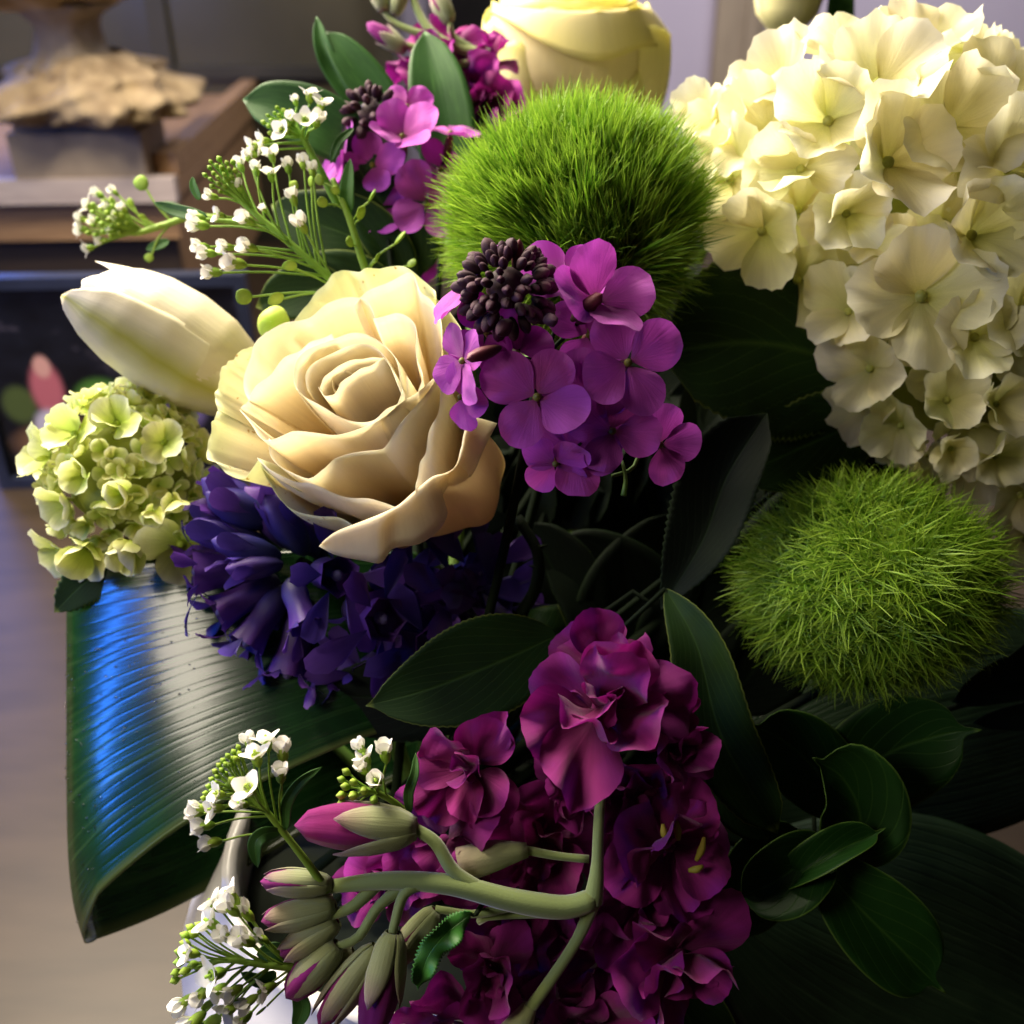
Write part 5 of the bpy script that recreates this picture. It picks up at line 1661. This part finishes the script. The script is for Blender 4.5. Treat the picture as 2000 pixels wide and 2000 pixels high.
sprig('rosette of glossy dark leaves with curled pale tips, lower right', 'leaf sprig', 1600, 1640, .36,
      [([(1590, 1590, -60), (1720, 1480, -30), (1820, 1440, -10), (1916, 1421, 22)], 112, dict(horn=14, fold=.16, peak=.5, nv=40)),
       ([(1650, 1590, -60), (1590, 1500, -30), (1520, 1440, -10), (1459, 1412, 12)], 84, dict(horn=14, fold=.2, peak=.5)),
       ([(1660, 1690, -10), (1680, 1600, 40), (1645, 1520, 56), (1581, 1479, 62)], 92, dict(horn=14, fold=.35, peak=.55, curl=.25, nrm=(-.2, .35, .9))),
       ([(1530, 1730, 50), (1590, 1690, 88), (1650, 1655, 92), (1726, 1624, 72)], 40, dict(horn=14, fold=.9, peak=.5, nrm=(0, .7, .7))),
       ([(1620, 1660, 50), (1560, 1690, 66), (1500, 1730, 70), (1434, 1753, 62)], 74, dict(horn=14, fold=.65, peak=.5, nrm=(.1, .35, .9))),
       ([(1590, 1670, 40), (1670, 1765, 62), (1760, 1855, 70), (1838, 1936, 62)], 92, dict(horn=14, fold=.3, peak=.55, nv=40, nrm=(.1, .3, 1))),
       ([(1560, 1620, -10), (1490, 1690, 10), (1450, 1775, 10), (1430, 1848, 0)], 78, dict(horn=14, fold=.25, peak=.5))], M_GLOSS, [(1600, 1640, 30), (1585, 1700, -30)], r=9)
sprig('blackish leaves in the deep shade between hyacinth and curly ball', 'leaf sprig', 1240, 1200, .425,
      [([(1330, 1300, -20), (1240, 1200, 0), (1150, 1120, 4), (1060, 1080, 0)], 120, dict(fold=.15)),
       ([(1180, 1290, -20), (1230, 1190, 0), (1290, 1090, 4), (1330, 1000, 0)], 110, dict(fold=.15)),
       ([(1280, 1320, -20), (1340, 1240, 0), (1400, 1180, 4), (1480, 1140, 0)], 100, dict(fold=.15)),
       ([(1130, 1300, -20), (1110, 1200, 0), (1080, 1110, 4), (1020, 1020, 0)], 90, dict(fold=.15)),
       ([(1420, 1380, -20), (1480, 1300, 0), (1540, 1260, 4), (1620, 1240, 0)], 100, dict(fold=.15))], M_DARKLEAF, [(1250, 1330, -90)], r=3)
sprig('lighter green leaf under the stock at the bottom edge', 'leaf', 1250, 1890, .365,
      [([(1330, 1860, -40), (1240, 1930, 0), (1150, 1985, 10), (1040, 2080, 0)], 95, dict(fold=.15)),
       ([(1300, 1900, -40), (1340, 1980, -10), (1380, 2060, 0), (1400, 2150, 0)], 80, dict(fold=.15))], M_SALAL, [(1325, 1870, -45)])
sprig('small crinkled bright green leaf between the stock buds', 'leaf', 930, 1790, .30,
      [([(920, 1785, -30), (870, 1825, 0), (835, 1870, 8), (815, 1935, 4)], 27, dict(fold=.3, wavy=.5, nv=60, serr=.12))], leaf_mat('crinkled_leaf', '#24581a', '#357424', '#5a9a3c', None, rough=.5, trans=.15, veins=14, bump=.8), [(930, 1785, -30)])
sprig('dark glossy leaf tips at the right edge below the curly ball', 'leaf sprig', 2050, 1330, .40,
      [([(2120, 1290, -20), (2030, 1310, 0), (1950, 1330, 4), (1860, 1372, 0)], 50, dict(fold=.3)),
       ([(2120, 1380, -20), (2040, 1390, 0), (1980, 1400, 4), (1900, 1412, 0)], 30, dict(fold=.3)),
       ([(2100, 1240, 0), (2040, 1270, 14), (1990, 1300, 14), (1930, 1330, 0)], 36, dict(fold=.3))], M_DARKLEAF, [(2120, 1300, -30)])
sprig('toothed green leaf peeping out below the lime hydrangea', 'leaf', 260, 1110, .40,
      [([(330, 1070, -20), (240, 1105, 0), (170, 1135, 4), (106, 1196, 0)], 52, dict(fold=.1, nv=44, serr=.09)),
       ([(300, 1080, -20), (380, 1100, 0), (470, 1090, 0), (560, 1060, 0)], 60, dict(fold=.1, nv=30, serr=.03))], M_SALAL, [(330, 1085, -20)])

# thorny rose stem in the shade
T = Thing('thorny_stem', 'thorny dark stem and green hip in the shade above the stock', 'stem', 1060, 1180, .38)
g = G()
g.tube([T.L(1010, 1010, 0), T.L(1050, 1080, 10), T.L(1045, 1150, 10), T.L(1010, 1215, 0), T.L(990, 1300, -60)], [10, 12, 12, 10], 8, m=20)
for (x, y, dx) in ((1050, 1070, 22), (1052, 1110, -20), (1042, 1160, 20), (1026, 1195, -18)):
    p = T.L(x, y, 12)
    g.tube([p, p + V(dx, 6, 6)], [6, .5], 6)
T.part('stem', g, M_SHADESTEM)
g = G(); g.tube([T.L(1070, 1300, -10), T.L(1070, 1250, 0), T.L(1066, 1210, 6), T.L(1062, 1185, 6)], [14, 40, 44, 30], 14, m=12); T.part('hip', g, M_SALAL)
g = G(); g.tube([T.L(1070, 1295, -10), local_pot(T)], [12, 12], 8, m=6); T.part('stem', g, M_SHADESTEM)

# small pale bud between lily and rose
T = Thing('flower_bud', 'small round pale green bud between the lily and the cream rose', 'bud', 540, 660, .385)
g = G(); lump(g, T.L(536, 634, 0), 32, 5, .03, (1, 1.12, 1), 24, 16); T.part('petals', g, M_HYD2)
g = G(); g.tube([T.L(545, 690, -4), T.L(542, 662, 0), T.L(538, 646, 0)], [6, 20, 27], 12, m=8); T.part('calyx', g, M_LIME)
stem(T, T.L(546, 680, 0), 8, 9)

# tulip far back
M_TUL = petal_mat('tulip_cream', [(0, '#d6d3a0'), (.5, '#e9dfae'), (1, '#ead98a')], trans=.25, rough=.5, bump=.1, vein=20, var=.05, mscale=40)
T = Thing('tulip', 'blurred cream tulip above the hydrangea at the top edge', 'tulip', 1530, 80, .58)
for i, a in enumerate((20, 140, 260, 80, 200, 320)):
    g = G()
    nu, nv = 15, 16
    P = np.zeros((nu, nv, 3))
    for j, t in enumerate(np.linspace(0, 1, nv)):
        r = np.interp(t, [0, .2, .5, .8, 1], [14, 58, 76, 66, 40]) * (1 if i < 3 else .93)
        w = np.interp(t, [0, .3, .7, .92, 1], [1, 1, .9, .5, .06]) * 68
        for k, u in enumerate(np.linspace(-1, 1, nu)):
            an = math.radians(a + u * w)
            P[k, j] = V(r * math.cos(an), t * 230 * .87 + r * math.sin(an) * .5, t * 230 * .5 - r * math.sin(an) * .87)
    g.grid(P, thick=3)
    T.part('tepal', g, M_TUL)
stem(T, (0, 0, 0), 10, 12)
blade(T, T.LS([(1650, 330, -80), (1645, 120, -20), (1640, 20, 0), (1660, -160, 0)]), 30, M_RUSCUS, fold=.3)

# filler leaves deep in the bouquet, too many and too dark to count
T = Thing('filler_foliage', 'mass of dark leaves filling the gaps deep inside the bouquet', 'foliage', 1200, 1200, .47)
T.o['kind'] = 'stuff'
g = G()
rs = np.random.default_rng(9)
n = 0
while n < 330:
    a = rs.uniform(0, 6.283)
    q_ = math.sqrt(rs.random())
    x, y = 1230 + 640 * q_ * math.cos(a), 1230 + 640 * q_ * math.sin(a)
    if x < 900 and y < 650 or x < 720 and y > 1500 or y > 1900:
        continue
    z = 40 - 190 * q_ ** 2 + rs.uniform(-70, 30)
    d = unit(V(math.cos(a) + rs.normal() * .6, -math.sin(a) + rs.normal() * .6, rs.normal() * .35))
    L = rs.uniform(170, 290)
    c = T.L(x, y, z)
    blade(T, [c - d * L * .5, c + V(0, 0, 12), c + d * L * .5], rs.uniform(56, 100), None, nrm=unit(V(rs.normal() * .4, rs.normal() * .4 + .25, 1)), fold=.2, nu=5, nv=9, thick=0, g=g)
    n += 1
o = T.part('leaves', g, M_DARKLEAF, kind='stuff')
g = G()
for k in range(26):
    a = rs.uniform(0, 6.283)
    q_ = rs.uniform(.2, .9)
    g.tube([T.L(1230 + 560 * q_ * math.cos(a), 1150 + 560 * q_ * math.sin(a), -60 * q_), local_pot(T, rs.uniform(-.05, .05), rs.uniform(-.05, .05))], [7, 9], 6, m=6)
T.part('stems', g, M_SHADESTEM, kind='stuff')
